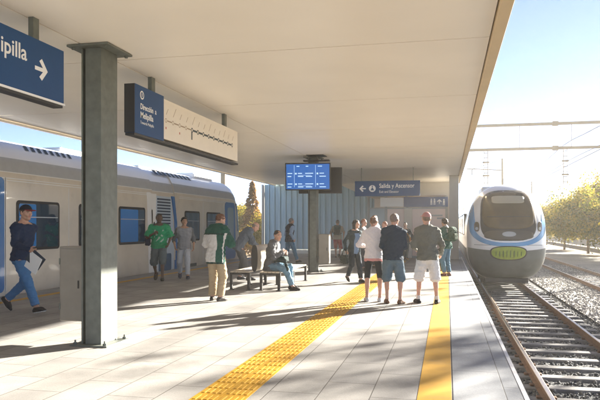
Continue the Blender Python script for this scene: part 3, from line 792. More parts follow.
# route sign
t = thing('route_sign', 'hanging route map sign, blue box beside a cream panel of stations', 'sign', (-4.33, 8.2, 2.79), 0, 'blue hanging signs')
b = MB(); b.box(-0.08, 0.08, 0, 0.94, 0.0, 0.69, bev=0.005); b.build('destination_box', [M['blue']], t)
b = MB(); b.box(-0.078, 0.078, -0.012, -0.001, 0.004, 0.686); b.build('end_cap', M['black'], t)
b = MB(); b.box(-0.062, 0.062, 0.942, 4.55, 0.04, 0.66, bev=0.004); pn = b.build('route_panel', M['cream'], t)
b = MB(); b.box(-0.07, 0.07, 0.0, 4.56, -0.034, -0.001); b.build('bottom_rail', M['black'], t)
b = MB()
F = lambda u, v, w: (0.0815 + w, u, v)
pts = [(0.21 + 0.062 * math.cos(a), 0.56 + 0.062 * math.sin(a)) for a in np.linspace(0, 2 * math.pi, 24, endpoint=False)]
b.add([F(x, y, 0.001) for x, y in pts], [tuple(range(24))])
lettering(b, 'Dirección  a', 0.115, lambda u, v, w: F(0.16 + u * 0.9, 0.36 + v, w), bold=0.002)
lettering(b, 'Melipilla', 0.125, lambda u, v, w: F(0.16 + u, 0.235 + v, w), bold=0.002)
lettering(b, 'Towards Melipilla', 0.06, lambda u, v, w: F(0.16 + u, 0.15 + v, w))
b.build('lettering', M['white'], t)
b = MB(); pts2 = [(0.21 + 0.042 * math.cos(a), 0.56 + 0.042 * math.sin(a)) for a in np.linspace(0, 2 * math.pi, 20, endpoint=False)]
b.add([F(x, y, 0.002) for x, y in pts2], [tuple(range(20))]); b.box(0.0835, 0.085, 0.20, 0.215, 0.535, 0.585, 1)
b.build('line_emblem', [M['blue'], M['white']], t)
b = MB(); G = lambda u, v: (0.0635, u, v)
def ring(cu, cv, r0, r1, mi):
    n = 18; a = np.linspace(0, 2 * math.pi, n, endpoint=False)
    b.add([G(cu + r1 * math.cos(q), cv + r1 * math.sin(q)) for q in a] + [G(cu + r0 * math.cos(q), cv + r0 * math.sin(q)) for q in a],
          [(i, (i + 1) % n, (i + 1) % n + n, i + n) for i in range(n)], mi)
def bar(u0, v0, u1, v1, w, mi):
    dx, dy = u1 - u0, v1 - v0; L = math.hypot(dx, dy); nx, ny = -dy / L * w / 2, dx / L * w / 2
    b.add([G(u0 + nx, v0 + ny), G(u0 - nx, v0 - ny), G(u1 - nx, v1 - ny), G(u1 + nx, v1 + ny)], [(0, 1, 2, 3)], mi)
us = [1.05 + 0.262 * k for k in range(13)]
for k, u in enumerate(us):
    dark = k >= 4; mi = 0 if dark else 1
    ring(u, 0.335, 0.024, 0.043 if dark else 0.036, mi)
    if k < len(us) - 1: bar(u + 0.045, 0.335, us[k + 1] - 0.045, 0.335, 0.034 if dark else 0.02, mi)
    L = 0.20 if k % 3 == 1 else 0.13
    bar(u + 0.01, 0.43, u + 0.012 + L * 0.55, 0.43 + L * 0.75, 0.012, 1)
bar(us[4] - 0.01, 0.31, us[4] - 0.01, 0.17, 0.05, 0)
bar(us[0], 0.20, us[0], 0.235, 0.03, 2); bar(us[2], 0.19, us[2], 0.225, 0.03, 2)
b.build('route_map', [M['ink'], M['ink2'], M['red']], pn)
for y in (0.68, 3.9):
    b = MB(); b.box(-0.03, 0.03, y - 0.06, y + 0.06, 0.661, 0.92); b.build('hanger', M['galv'], t)
# exit sign facing the camera side (-Y)
t = thing('exit_sign', 'blue hanging sign reading Salida y Ascensor with an arrow', 'sign', (-2.22, 24.5, 2.62), 0, 'blue hanging signs')
SW = 1.23
b = MB(); b.box(-SW, SW, -0.06, 0.06, 0, 0.58, bev=0.006); b.build('panel', [M['blue']], t)
b = MB()
Fy = lambda u, v, w: (u, -0.0615 - w, v)
lettering(b, 'Salida y Ascensor', 0.235, lambda u, v, w: Fy(-0.30 + u * 0.80, 0.31 + v, w), bold=0.002)
lettering(b, 'Exit and Elevator', 0.135, lambda u, v, w: Fy(-0.30 + u * 0.8, 0.12 + v, w))
pts = [(-0.56 + 0.13 * math.cos(a), 0.29 + 0.13 * math.sin(a)) for a in np.linspace(0, 2 * math.pi, 28, endpoint=False)]
b.add([Fy(x, y, 0.001) for x, y in pts], [tuple(range(28))[::-1]])
b.build('lettering', M['white'], t)
b = MB(); arrow(b, lambda u, v, w: Fy(-0.93 + u, 0.29 + v, w), 0.25, -1); b.build('arrow', M['white'], t)
b = MB(); b.add([Fy(x, y, 0.002) for x, y in ((-0.63, 0.22), (-0.49, 0.22), (-0.56, 0.36))], [(0, 1, 2)]); b.cyl((-0.56, -0.0625, 0.375), (-0.56, -0.064, 0.375), 0.025, n=12)
b.build('pictogram', M['blue'], t)
for x in (-0.98, 0.98):
    b = MB(); b.cyl((x, 0, 0.58), (x, 0, CZ - 2.62), 0.014); b.build('hanger', M['galv'], t)

# departure screens on the second column
M['screen'] = mat('screen_lit', (0.001, 0.012, 0.04), 0.3, emit=(0.0003, 0.022, 0.085), estr=0.7)
M['screent'] = mat('screen_text', (0.3, 0.35, 0.4), 0.2, emit=(0.10, 0.14, 0.18), estr=0.7)
def monitor(label, loc, rz, pitch, first):
    t = thing('departure_screen', label, 'screen', loc, R(rz), 'departure screens'); t.rotation_euler.x = R(pitch)
    w, h = 0.715, 0.43
    b = MB(); b.box(-w, w, -0.05, 0.05, -h, h, bev=0.012); b.build('casing', M['black'], t)
    b = MB(); b.box(-w + 0.035, w - 0.035, -0.0545, -0.0505, -h + 0.04, h - 0.04); s = b.build('display', M['screen'], t)
    b = MB()
    q = lambda x0, x1, z0, z1: b.box(x0, x1, -0.0575, -0.0555, z0, z1)
    for x in (-0.43, 0.24): q(x, x + 0.008, -0.33, 0.36)
    for zz in (0.09, -0.24):
        for x in (-0.40, 0.28): q(x, x + 0.05, zz - 0.02, zz + 0.03)
        for x, L in ((-0.64, 0.15), (-0.31, 0.13), (-0.08, 0.25), (0.37, 0.14)): q(x, x + L, zz, zz + 0.025)
        for x, L in ((-0.64, 0.12), (-0.31, 0.17), (-0.06, 0.20), (0.37, 0.20)): q(x, x + L, zz - 0.095, zz - 0.07)
        q(-0.31, 0.1, zz - 0.05, zz - 0.043)
    for x, L in ((-0.35, 0.09), (-0.06, 0.08), (0.32, 0.13)): q(x, x + L, 0.31, 0.335)
    b.build('timetable', M['screent'], s)
    b = MB(); b.box(-0.05, 0.05, 0.051, 0.10, -0.1, 0.1); b.build('mount', M['dark'], t)
    return t
monitor('blue lit departure screen facing the waiting passengers, hung below the canopy', (-4.25, 19.62, 3.03), 5, 4, True)
monitor('dark departure screen turned away, partly behind the blue lit one', (-4.07, 20.72, 2.98), 186, 4, False)
t = thing('screen_bracket', 'black ceiling bracket holding the departure screens', 'bracket', (-4.02, 19.85, 3.35))
b = MB(); b.box(-0.42, 0.42, -0.1, 0.1, 0.17, 0.22, bev=0.008); b.cyl((0, 0, 0.2), (0, 0, CZ - 3.351), 0.03); b.box(-0.28, 0.28, -0.3, 0.3, CZ - 3.371, CZ - 3.351)
b.build('arm', M['black'], t)

# ------------------------------------------------------------------ bench, double sided
M['bench'] = mat('bench_panel', (0.52, 0.45, 0.35), 0.4, 0.25, var=0.06, vscale=6)
t = thing('platform_bench', 'double sided bench with beige seats and a rounded backrest between', 'bench', (-4.3, 14.05, 0))
for sx in (-1, 1):
    b = MB()
    for k in range(5): b.box(min(sx * (0.13 + k * 0.092), sx * (0.215 + k * 0.092)), max(sx * (0.13 + k * 0.092), sx * (0.215 + k * 0.092)), 0.0, 2.9, 0.405, 0.44, bev=0.006)
    b.build('seat', M['bench'], t)
    b = MB(); b.box(min(sx * 0.12, sx * 0.6), max(sx * 0.12, sx * 0.6), 0.02, 0.07, 0.36, 0.404); b.box(min(sx * 0.12, sx * 0.6), max(sx * 0.12, sx * 0.6), 2.83, 2.88, 0.36, 0.404); b.build('seat_frame', M['dark'], t)
    for y in (0.045, 1.45, 2.855):
        for x in (0.15, 0.57):
            b = MB(); b.box(sx * x - 0.028, sx * x + 0.028, y - 0.028, y + 0.028, 0.012, 0.36, bev=0.004); b.box(sx * x - 0.05, sx * x + 0.05, y - 0.05, y + 0.05, 0, 0.012); b.build('leg', M['dark'], t)
n = 24; prof = [(0.072 * math.copysign(abs(math.cos(a)) ** 0.8, math.cos(a)), 0.74 + 0.30 * math.copysign(abs(math.sin(a)) ** 0.8, math.sin(a))) for a in np.linspace(0, 2 * math.pi, n, endpoint=False)]
b = MB(); b.loft([[(x, y, z) for x, z in prof] for y in (0.02, 1.02)]); br = b.build('backrest', M['bench'], t, fix=True)
b = MB(); b.loft([[(x * 1.03, y, 0.74 + (z - 0.74) * 1.03) for x, z in prof] for y in (-0.005, 0.0195)]); b.build('end_cap', M['dark'], br, fix=True)

# ------------------------------------------------------------------ far wall, lift lobby
M['corr'] = mat('corrugated_sheet', (0.38, 0.51, 0.56), 0.5, 0.25, var=0.1, vscale=1.2, aniso=(3, 3, 0.4), dirt=(0.44, 0.53, 0.55), dscale=1)
M['plaster'] = mat('pale_render', (0.60, 0.56, 0.49), 0.8, var=0.05, vscale=1.5)
M['pinkglass'] = mat('frosted_panel', (0.70, 0.52, 0.45), 0.25, var=0.04, vscale=0.7)
M['frame'] = mat('grey_frame', (0.28, 0.29, 0.28), 0.45, 0.4)
t = thing('corrugated_wall', 'blue grey corrugated metal wall closing the far end of the platform', 'wall', (-9.7, 33.6, 0))
b = MB(); x = 0.0; pr = [(0, 0.0)]
while x < 6.3: pr += [(x + 0.15, 0.0), (x + 0.19, -0.05), (x + 0.27, -0.05), (x + 0.31, 0.0)]; x += 0.31
b.loft([[(px, py, z) for px, py in pr] for z in (0.22, CZ + 0.02)], closed=False, smooth=False, cap=False)
b.build('sheeting', M['corr'], t)
b = MB(); b.box(0, 10.0, 0.0, 0.12, 0.0, 0.21); b.build('plinth', M['plaster'], t)
b = MB(); b.box(-0.14, -0.005, -0.12, 0.12, 0, CZ + 0.02, bev=0.01); b.build('corner_post', M['steel_pale'], t)
t = thing('rendered_wall', 'pale rendered wall with a slanted edge above the lift lobby', 'wall', (-3.6, 33.45, 0))
b = MB(); b.prism([(-2.02, CZ - 0.005), (-0.48, 3.0), (-0.1, 2.9), (-0.1, 0.0), (3.75, 0.0), (3.75, CZ - 0.005)], lambda x, z: (x, 0, z), lambda x, z: (x, 0.10, z)); b.build('panel', M['plaster'], t, fix=True)
t = thing('lift_lobby', 'glazed lift lobby with grey frame, pink panels and blue header at platform end', 'lift lobby', (-1.8, 30.1, 0))
b = MB()
for x in (-1.80, -0.98, 0.0, 1.78): b.box(x - 0.055, x + 0.055, -0.06, 0.06, 0.0, 2.95 if x < -1 else 2.88, bev=0.006)
b.box(-1.745, 1.725, -0.05, 0.05, 2.28, 2.34); b.box(-1.745, 1.725, -0.05, 0.05, 0.0, 0.09); b.box(-1.745, -1.035, -0.045, 0.045, 2.83, 2.9)
b.build('frame', M['frame'], t)
b = MB(); b.box(-0.18, 0.18, -0.14, 0.14, 0.0, 2.28, bev=0.01); b.build('pillar', M['plaster'], t, loc=(0.05, -0.02, 0))
for x0, x1 in ((-1.74, -1.04), (-0.92, -0.06), (0.06, 1.72)):
    b = MB(); b.box(x0, x1, -0.012, 0.012, 0.095, 2.275); b.build('glass_panel', M['pinkglass'] if x0 > -1 else mat('pale_glass', (0.30, 0.34, 0.34), 0.15), t)
b = MB(); b.box(-1.24, -0.17, -0.10, -0.055, 2.38, 2.80, bev=0.004); b.build('white_sign', M['white'], t)
M['band'] = mat('band_blue', (0.025, 0.075, 0.22), 0.4)
b = MB(); b.box(-0.15, 1.84, -0.13, -0.055, 2.36, 2.82, bev=0.004); bd = b.build('blue_header', M['band'], t)
b = MB()
def pic(cx, cz):
    b.cyl((cx, -0.132, cz + 0.10), (cx, -0.134, cz + 0.10), 0.035, n=12); b.box(cx - 0.04, cx + 0.04, -0.134, -0.1315, cz - 0.05, cz + 0.06); b.box(cx - 0.04, cx - 0.008, -0.134, -0.1315, cz - 0.15, cz - 0.051); b.box(cx + 0.008, cx + 0.04, -0.134, -0.1315, cz - 0.15, cz - 0.051)
pic(1.10, 2.60); pic(1.24, 2.60)
arrow(b, lambda u, v, w: (1.46 + v, -0.132 - w, 2.60 + u), 0.22); pic(1.66, 2.58)
b.build('pictogram', M['white'], bd)
b = MB(); b.box(1.1, 1.6, -0.016, -0.0125, 1.93, 2.0); b.box(1.35, 1.66, -0.016, -0.0125, 1.80, 1.87); b.build('notice', M['frame'], t)
b = MB(); b.box(-1.83, 1.83, 0.07, 3.2, 2.9, 2.98); b.build('roof', M['plaster'], t)
# ------------------------------------------------------------------ trains
M['body'] = mat('champagne_paint', (0.70, 0.635, 0.535), 0.34, 0.2, var=0.07, vscale=1.1, coat=0.2, dirt=(0.50, 0.45, 0.38), dscale=1.4)
M['bodywhite'] = mat('train_white', (0.85, 0.845, 0.83), 0.3, var=0.03, vscale=1, coat=0.3)
M['bodygrey'] = mat('train_grey', (0.46, 0.48, 0.50), 0.4, 0.2, var=0.04)
M['skirt'] = mat('train_skirt', (0.11, 0.125, 0.12), 0.5, 0.1, var=0.15, vscale=3)
M['tblue'] = mat('train_blue', (0.02, 0.15, 0.42), 0.3, coat=0.3)
M['tblue2'] = mat('nose_blue', (0.07, 0.30, 0.58), 0.3, coat=0.3)
M['glass'] = mat('tinted_glass', (0.02, 0.05, 0.09), 0.04, spec=1.0, coat=0.5)
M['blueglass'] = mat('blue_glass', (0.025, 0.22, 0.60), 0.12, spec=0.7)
M['rubber'] = mat('window_rubber', (0.015, 0.015, 0.017), 0.6)
M['lime'] = mat('coupler_cover', (0.30, 0.38, 0.03), 0.5, var=0.2, vscale=8)
M['lamp'] = mat('lamp_glass', (0.42, 0.42, 0.38), 0.12, coat=0.3)
M['grille'] = mat('roof_grille', (0.07, 0.085, 0.08), 0.6, 0.3)
HP = [(1.25, -0.78), (1.42, -0.60), (1.49, -0.25), (1.5, 0.0), (1.5, 0.5), (1.5, 1.2), (1.5, 2.0), (1.497, 2.40), (1.485, 2.55), (1.465, 2.64), (1.455, 2.66), (1.42, 2.85), (1.375, 2.97), (1.36, 2.99), (1.27, 3.17), (1.08, 3.34), (0.75, 3.45), (0.4, 3.50), (0.0, 3.52)]
PROF = HP + [(-x, z) for x, z in HP[-2::-1]]
def bandmat(j):
    k = j if j < len(HP) - 1 else 2 * (len(HP) - 1) - 1 - j
    return 2 if k < 2 else 0 if k < 9 else 3 if k in (9, 12) else 1 if k in (10, 11) else 3  # grey band below the white roof: shade on the shoulder put into its colour
BM = None
def rrect(y0, y1, z0, z1, r_, n=5, skew=0.0):
    o = []
    for cy, cz, a0 in ((y1 - r_, z0 + r_, -90), (y1 - r_, z1 - r_, 0), (y0 + r_, z1 - r_, 90), (y0 + r_, z0 + r_, 180)):
        for k in range(n + 1):
            a = R(a0 + 90 * k / n); z = cz + r_ * math.sin(a); o.append((cy + r_ * math.cos(a) + skew * (z - z0) / (z1 - z0), z))
    return o
def sidepanel(name, poly, x0, x1, m, parent, loc=None):
    """flat piece on a train side: poly in (y, z), between x0 and x1"""
    b = MB(); b.prism(poly, lambda y, z: (x0, y, z), lambda y, z: (x1, y, z)); return b.build(name, m, parent, fix=True)
def window(t, y0, y1, z0, z1, sx, blue=0.0):
    f = sidepanel('window', rrect(y0, y1, z0, z1, 0.09), sx * 1.44, sx * 1.512, M['rubber'], t)
    sidepanel('pane', rrect(y0 + 0.06, y1 - 0.06, z0 + 0.06, z1 - 0.06, 0.06), sx * 1.50, sx * 1.516, M['glass'], f)
    if blue: sidepanel('blue_panel', rrect(y0 + 0.08, y0 + 0.06 + (y1 - y0 - 0.12) * blue, z0 + 0.075, z1 - 0.075, 0.04), sx * 1.505, sx * 1.5195, M['blueglass'], f)  # blue panel laid over part of the pane
    b = MB(); b.box(min(sx * 1.505, sx * 1.522), max(sx * 1.505, sx * 1.522), y0 + 0.09, y1 - 0.09, z0 + (z1 - z0) * 0.66, z0 + (z1 - z0) * 0.66 + 0.022); b.build('transom', M['bodygrey'], f)
def louvres(name, t, y0, y1, n, xz0, xz1, m, slat=0.6):
    """slanted openings laid on the roof shoulder between two profile points"""
    b = MB(); st = (y1 - y0) / n
    (xa, za), (xb, zb) = xz0, xz1; nx, nz = (zb - za), -(xb - xa); L = math.hypot(nx, nz); nx, nz = nx / L * 0.012, nz / L * 0.012
    for k in range(n):
        ya = y0 + k * st; yb = ya + st * slat
        b.add([(xa + nx, ya, za + nz), (xa + nx, yb, za + nz), (xb + nx, yb + 0.10, zb + nz), (xb + nx, ya + 0.10, zb + nz)], [(0, 1, 2, 3)])
    return b.build(name, m, t)
BODY = [M['body'], M['bodygrey'], M['skirt'], M['bodywhite']]
def coach_body(t, ys, sc=None):
    b = MB(); rings = []
    for i, y in enumerate(ys):
        rings.append([(x, y, z) for x, z in PROF])
    b.loft(rings, mfn=lambda i, j: bandmat(j) if j < len(PROF) - 1 else 2, smooth=True)
    return b.build('body', BODY, t, fix=True)
XT = -10.72                                   # centre line of the left train; its side stands at -9.22
# trailing coach, nearest to us
t = thing('train_coach', 'silver train coach with large dark windows behind the man in the cap', 'train coach', (XT, -6.0, 0), 0, 'coaches of the waiting train')
o6 = 6.0
coach_body(t, [0, 6, 12, 18, 25.0])
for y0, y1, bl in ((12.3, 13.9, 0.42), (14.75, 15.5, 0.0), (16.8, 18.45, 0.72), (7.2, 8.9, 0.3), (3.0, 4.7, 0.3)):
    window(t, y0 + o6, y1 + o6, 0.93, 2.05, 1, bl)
d = sidepanel('door', rrect(10.43 + o6, 11.90 + o6, 0.06, 2.52, 0.12), 1.45, 1.512, M['tblue'], t)
sidepanel('door_window', rrect(10.68 + o6, 11.63 + o6, 0.9, 2.2, 0.12), 1.50, 1.516, M['glass'], d)
sidepanel('door_frame', rrect(11.91 + o6, 11.97 + o6, 0.06, 2.52, 0.04), 1.45, 1.509, M['bodywhite'], t)
louvres('roof_vent', t, 13.0 + o6, 15.0 + o6, 8, (1.22, 3.215), (1.06, 3.352), M['grille'], 0.5)
b = MB(); b.box(-0.8, 0.75, 2.0, 9.5, 3.4, 3.66, bev=0.05); b.build('roof_unit', M['bodygrey'], t)
b = MB(); b.box(-0.4, 0.6, 15.3 + o6, 16.4 + o6, 3.4, 3.6, bev=0.04); b.cyl((0.5, 15.2 + o6, 3.3), (0.5, 15.5 + o6, 3.62), 0.02); b.build('roof_unit', M['bodygrey'], t)
b = MB()
for y in (14.3, 16.0): b.box(1.49, 1.506, y + o6, y + 0.012 + o6, -0.05, 2.42)
for z in (2.455, 2.505): b.box(1.47, 1.501, 0.05, 24.95, z, z + 0.018)
b.build('body_trim', M['bodywhite'], t)
sidepanel('end_edge', rrect(18.72 + o6, 19.0 + o6, -0.05, 2.55, 0.05, skew=-0.15), 1.46, 1.511, M['bodywhite'], t)
# leading coach with the cab
t = thing('train_coach', 'silver cab coach with a slatted gangway and blue door behind the walking men', 'train coach', (XT, 19.0, 0), 0, 'coaches of the waiting train')
oc = 19.0
b = MB(); rings = []
for y in (1.75, 4.0, 6.0, 7.6): rings.append([(x, y, z) for x, z in PROF])
for k in range(1, 13):
    q = k / 12; r_ = []
    for x, z in PROF:
        zz = z if z < 0.4 else 0.4 + (z - 0.4) * (1 - 0.20 * q ** 2.2)
        r_.append((x * (1 - 0.42 * q ** 3), 7.6 + 2.05 * math.sin(q * math.pi / 2) * (1 - 0.36 * (max(z - 0.3, 0) / 3) ** 1.2), zz))
    rings.append(r_)
b.loft(rings, mfn=lambda i, j: bandmat(j) if j < len(PROF) - 1 else 2); b.build('body', BODY, t, fix=True)
b = MB(); b.loft([[(x * 0.982, y, -0.6 + (z + 0.6) * 0.99) for x, z in PROF] for y in (0.02, 1.74)], mfn=lambda i, j: bandmat(j) if j < len(PROF) - 1 else 2); gw = b.build('gangway', BODY, t, fix=True)
sidepanel('inset_panel', [(0.36, -0.1), (1.62, -0.1), (1.70, 0.7), (1.60, 1.7), (1.42, 2.47), (0.20, 2.47), (0.30, 1.2)], 1.40, 1.482, mat('gangway_pale', (0.52, 0.60, 0.68), 0.35), gw)
b = MB()
for k in range(11): b.box(1.475, 1.496, 0.36, 1.36, 1.34 + k * 0.1, 1.395 + k * 0.1)
b.build('slats', mat('slat_dark_blue', (0.02, 0.045, 0.09), 0.4), gw)
sidepanel('lower_panel', rrect(0.46, 1.45, -0.02, 0.55, 0.08), 1.45, 1.488, mat('gangway_blue', (0.03, 0.10, 0.20), 0.3), gw)
sidepanel('white_fairing', [(0.02, -0.1), (0.34, -0.1), (0.26, 0.8), (0.22, 1.8), (0.26, 2.52), (-0.12, 2.52), (-0.10, 1.6)], 1.40, 1.50, M['bodywhite'], t)
sidepanel('blue_edge', [(1.72, -0.2), (1.86, -0.2), (1.93, 0.6), (1.88, 1.6), (1.66, 2.50), (1.46, 2.50), (1.70, 1.7), (1.78, 0.8)], 1.44, 1.512, M['tblue'], t)
window(t, 2.55, 3.98, 0.93, 2.03, 1, 0.0); window(t, 4.71, 6.30, 0.93, 2.03, 1, 0.0)
def nose_x(y, z):
    f_ = 2.05 * (1 - 0.36 * (max(z - 0.3, 0) / 3) ** 1.2); q = math.asin(min(max((y - 7.6) / f_, 0), 1)) * 2 / math.pi
    return 1.5 * (1 - 0.42 * q ** 3)
def nosepanel(name, poly, off, m, parent):
    b = MB(); b.prism(poly, lambda y, z: (nose_x(y, z) - 0.06, y, z), lambda y, z: (nose_x(y, z) + off, y, z)); return b.build(name, m, parent, fix=True)
d = nosepanel('cab_door', rrect(6.95, 8.28, 0.05, 2.50, 0.22, skew=-0.12), 0.012, M['tblue'], t)
nosepanel('door_window', rrect(7.22, 8.02, 0.75, 2.28, 0.16, skew=-0.08), 0.017, mat('door_glass', (0.30, 0.40, 0.46), 0.12), d)
b = MB(); b.box(1.513, 1.535, 7.1, 7.13, 0.8, 1.5); b.build('handrail', M['bodywhite'], d)
louvres('roof_vent', t, 0.7, 3.9, 9, (1.24, 3.195), (1.03, 3.365), M['grille'], 0.72)
b = MB(); b.box(-0.9, 1.05, 4.6, 6.6, 3.25, 3.58, bev=0.10); b.build('roof_unit', M['bodywhite'], t)
b = MB(); b.box(-0.5, 0.5, 1.0, 2.0, 3.3, 3.55, bev=0.05); b.build('roof_unit', M['bodygrey'], t)
b = MB(); b.cyl((0.3, 6.9, 3.2), (0.3, 7.1, 3.55), 0.015); b.cyl((0.3, 7.1, 3.55), (0.3, 7.5, 3.6), 0.012); b.build('aerial', M['dark'], t)
b = MB()
for z in (2.455, 2.505): b.box(1.47, 1.501, 2.1, 7.5, z, z + 0.018)
for y in (4.35, 6.72): b.box(1.49, 1.506, y, y + 0.012, -0.05, 2.42)
b.build('body_trim', M['bodywhite'], t)
nosepanel('cab_window', [(8.62, 1.25), (8.98, 1.20), (8.92, 1.6), (8.72, 2.1), (8.52, 2.48), (8.36, 2.48), (8.50, 1.9)], 0.012, M['glass'], t)
for y in (2.6, 4.9): 
    b = MB(); b.box(1.40, 1.506, y, y + 1.1, -0.18, 0.10, bev=0.02); b.build('step_box', M['skirt'], t)

# arriving train
XR, Y0 = 2.28, 25.2
TN = thing('arriving_train', 'white commuter train with blue nose stripe and lime coupler cover, arriving alongside the platform', 'train', (XR, Y0, 0))
HW = 1.50; ZC = 1.15
def rho(x, z):
    if z >= ZC: n_, h_ = 2.35, 2.00
    else: n_, h_ = 3.4, 1.80
    return (abs(x / HW) ** n_ + abs((z - ZC) / h_) ** n_) ** (1 / n_)
def yf(x, z):
    q = min(rho(x, z), 1.0)
    return 1.55 * (1 - (1 - q ** 2.5) ** (1 / 2.2)) + 0.42 * max(0, (z - 0.5) / 2.6) ** 1.4 + 0.25 * max(0, (0.2 - z)) ** 1.2
def nose_ring(q, n=96):
    o = []
    for k in range(n):
        a = 2 * math.pi * k / n; c, s = math.cos(a), math.sin(a)
        n_, h_ = (2.35, 2.00) if s >= 0 else (3.4, 1.80)
        rr = 1 / (abs(c / HW) ** n_ + abs(s / h_) ** n_) ** (1 / n_) * q
        x, z = c * rr, ZC + s * rr; o.append((x, yf(x, z), z))
    return o
b = MB(); qs = [0.02] + [i / 26 for i in range(1, 26)] + [0.985, 0.995, 1.0]
rings = [nose_ring(q) for q in qs]; last = rings[-1]
for y in (3.0, 4.5, 10, 20, 30, 45): rings.append([(x, max(y, py), z) for x, py, z in last])
b.loft(rings); b.build('body', M['bodywhite'], TN, fix=True)
def hw_at(z):
    n_, h_ = (2.35, 2.00) if z >= ZC else (3.4, 1.80)
    return HW * max(1 - abs((z - ZC) / h_) ** n_, 0.0) ** (1 / n_)
b = MB(); rr = []
for z in np.linspace(0.54, -0.60, 24):
    h_ = hw_at(z) * 0.9995; row = [(-h_ - 0.006, 40.0, z), (-h_ - 0.006, 6.0, z), (-h_ - 0.006, 3.0, z)]
    for q in np.linspace(-1, 1, 61):
        x = h_ * math.copysign(1 - (1 - abs(q)) ** 1.6, q); zz = z + 0.10 * (x / HW) ** 2
        row.append((x * 1.002, min(yf(x, zz), 3.0) - 0.008, zz))
    row += [(h_ + 0.006, 3.0, z), (h_ + 0.006, 6.0, z), (h_ + 0.006, 40.0, z)]; rr.append(row)
b.loft(rr, closed=False, cap=False); b.build('skirt', M['skirt'], TN, fix=True)
def patch(name, pts, off, m, parent, n=12):
    b = MB(); cx = sum(p[0] for p in pts) / len(pts); cz = sum(p[1] for p in pts) / len(pts); rr = []
    for k in range(n + 1):
        q = max(k / n, 0.01); rr.append([(cx + (x - cx) * q, yf(cx + (x - cx) * q, cz + (z - cz) * q) - off, cz + (z - cz) * q) for x, z in pts])
    rr.append([(x, yf(x, z) + 0.02, z) for x, z in pts])
    b.loft(rr, cap=False); return b.build(name, m, parent, fix=True)
def sup(cx, cz, w, ht, hb, n=3.2, taper=0.0, k=48):
    o = []
    for i in range(k):
        a = 2 * math.pi * i / k; c, s = math.cos(a), math.sin(a)
        z = math.copysign(abs(s) ** (2 / n), s) * (ht if s > 0 else hb); x = math.copysign(abs(c) ** (2 / n), c) * w
        o.append((cx + x * (1 - taper * (z / (ht + hb))), cz + z))
    return o
M['wind'] = mat('windscreen_glass', (0.11, 0.08, 0.04), 0.15, spec=0.35, var=0.3, vscale=0.9)
patch('windscreen_surround', sup(0, 1.95, 1.02, 0.93, 1.03, 3.6, 0.08), 0.012, M['rubber'], TN)
ws = patch('windscreen', sup(0, 1.99, 0.95, 0.84, 0.62, 3.6, 0.08), 0.020, M['wind'], TN)
patch('destination_board', sup(0, 2.50, 0.60, 0.15, 0.15, 6), 0.026, mat('destination_pale', (0.46, 0.39, 0.26), 0.4), ws)
b = MB(); b.tube([(-0.78 + 0.13 * k, yf(-0.78 + 0.13 * k, 1.84) - 0.035, 1.84) for k in range(13)], 0.012); b.build('wiper', M['black'], ws)
patch('nose_panel', sup(0, 1.13, 0.90, 0.19, 0.17, 3.2, 0), 0.021, mat('nose_panel_brown', (0.05, 0.042, 0.028), 0.4), TN)
hl = patch('headlight', sup(0, 1.17, 0.25, 0.10, 0.09, 2.2), 0.03, M['lamp'], TN)
for sx in (-1, 1):
    patch('headlight', sup(sx * 1.16, 1.44, 0.095, 0.20, 0.17, 2.6), 0.026, M['wind'], TN)
    patch('headlight_lens', sup(sx * 1.155, 1.38, 0.05, 0.06, 0.06, 2.2), 0.033, M['lamp'], TN)
# blue stripe: down both sides of the nose and under the windscreen
def stripe():
    b = MB(); path = []
    for s in np.linspace(0, 1, 24): path.append((-1.36 + 0.05 * s ** 2, 2.50 - 1.15 * s, 0.22))
    for s in np.linspace(0, 1, 26)[1:]:
        a = s * math.pi / 2; path.append((-1.31 * math.cos(a) ** 0.75 if s < 1 else 0.0, 1.35 - 0.57 * math.sin(a) ** 1.1, 0.22 - 0.09 * s))
    path += [(-x, z, w) for x, z, w in path[-2::-1]]
    rr = []
    for i, (x, z, w) in enumerate(path):
        x0, z0, _ = path[max(i - 1, 0)]; x1, z1, _ = path[min(i + 1, len(path) - 1)]
        dx, dz = x1 - x0, z1 - z0; L = math.hypot(dx, dz); nx, nz = -dz / L, dx / L
        row = []
        for k in range(7):
            o_ = (k / 6 - 0.5) * w; px, pz = x + nx * o_, z + nz * o_
            q = rho(px, pz)
            if q > 0.998: px, pz = px * 0.998 / q, ZC + (pz - ZC) * 0.998 / q
            row.append((px, yf(px, pz) - 0.010, pz))
        rr.append([(p[0], p[1] + 0.03, p[2]) for p in row[:1]] + row + [(p[0], p[1] + 0.03, p[2]) for p in row[-1:]])
    b.loft(rr, closed=False, cap=False); return b.build('blue_stripe', M['tblue2'], TN, fix=True)
stripe()
patch('coupler_cover', sup(-0.02, 0.50, 0.62, 0.19, 0.29, 2.5, 0.0), 0.03, M['lime'], TN)
patch('coupler_surround', sup(-0.02, 0.50, 0.67, 0.225, 0.325, 2.6, 0.0), 0.018, M['rubber'], TN)
LD = mat('lime_dark', (0.09, 0.14, 0.012), 0.5)
for k in range(8):
    x = -0.47 + k * 0.13; hh = 0.13 - 0.004 * abs(k - 3.5) ** 2
    patch('coupler_rib', sup(x, 0.44, 0.016 + 0.006 * (k % 3), hh, hh * 1.25, 2.2), 0.038, LD, TN, n=3)
b = MB(); b.tube([(-0.03, yf(0.03, 0.80) - 0.004, 0.80), (-0.03, yf(0.03, 0.72) - 0.004, 0.72)], 0.006); b.tube([(x, yf(x, 0.755) - 0.002, 0.755) for x in np.linspace(-1.25, 1.25, 26)], 0.007, n=6)
b.build('panel_seam', M['rubber'], TN)
b = MB(); b.box(-0.80, 0.80, 0.95, 1.15, -0.74, -0.55, bev=0.03); b.build('obstacle_deflector', M['dark'], TN)
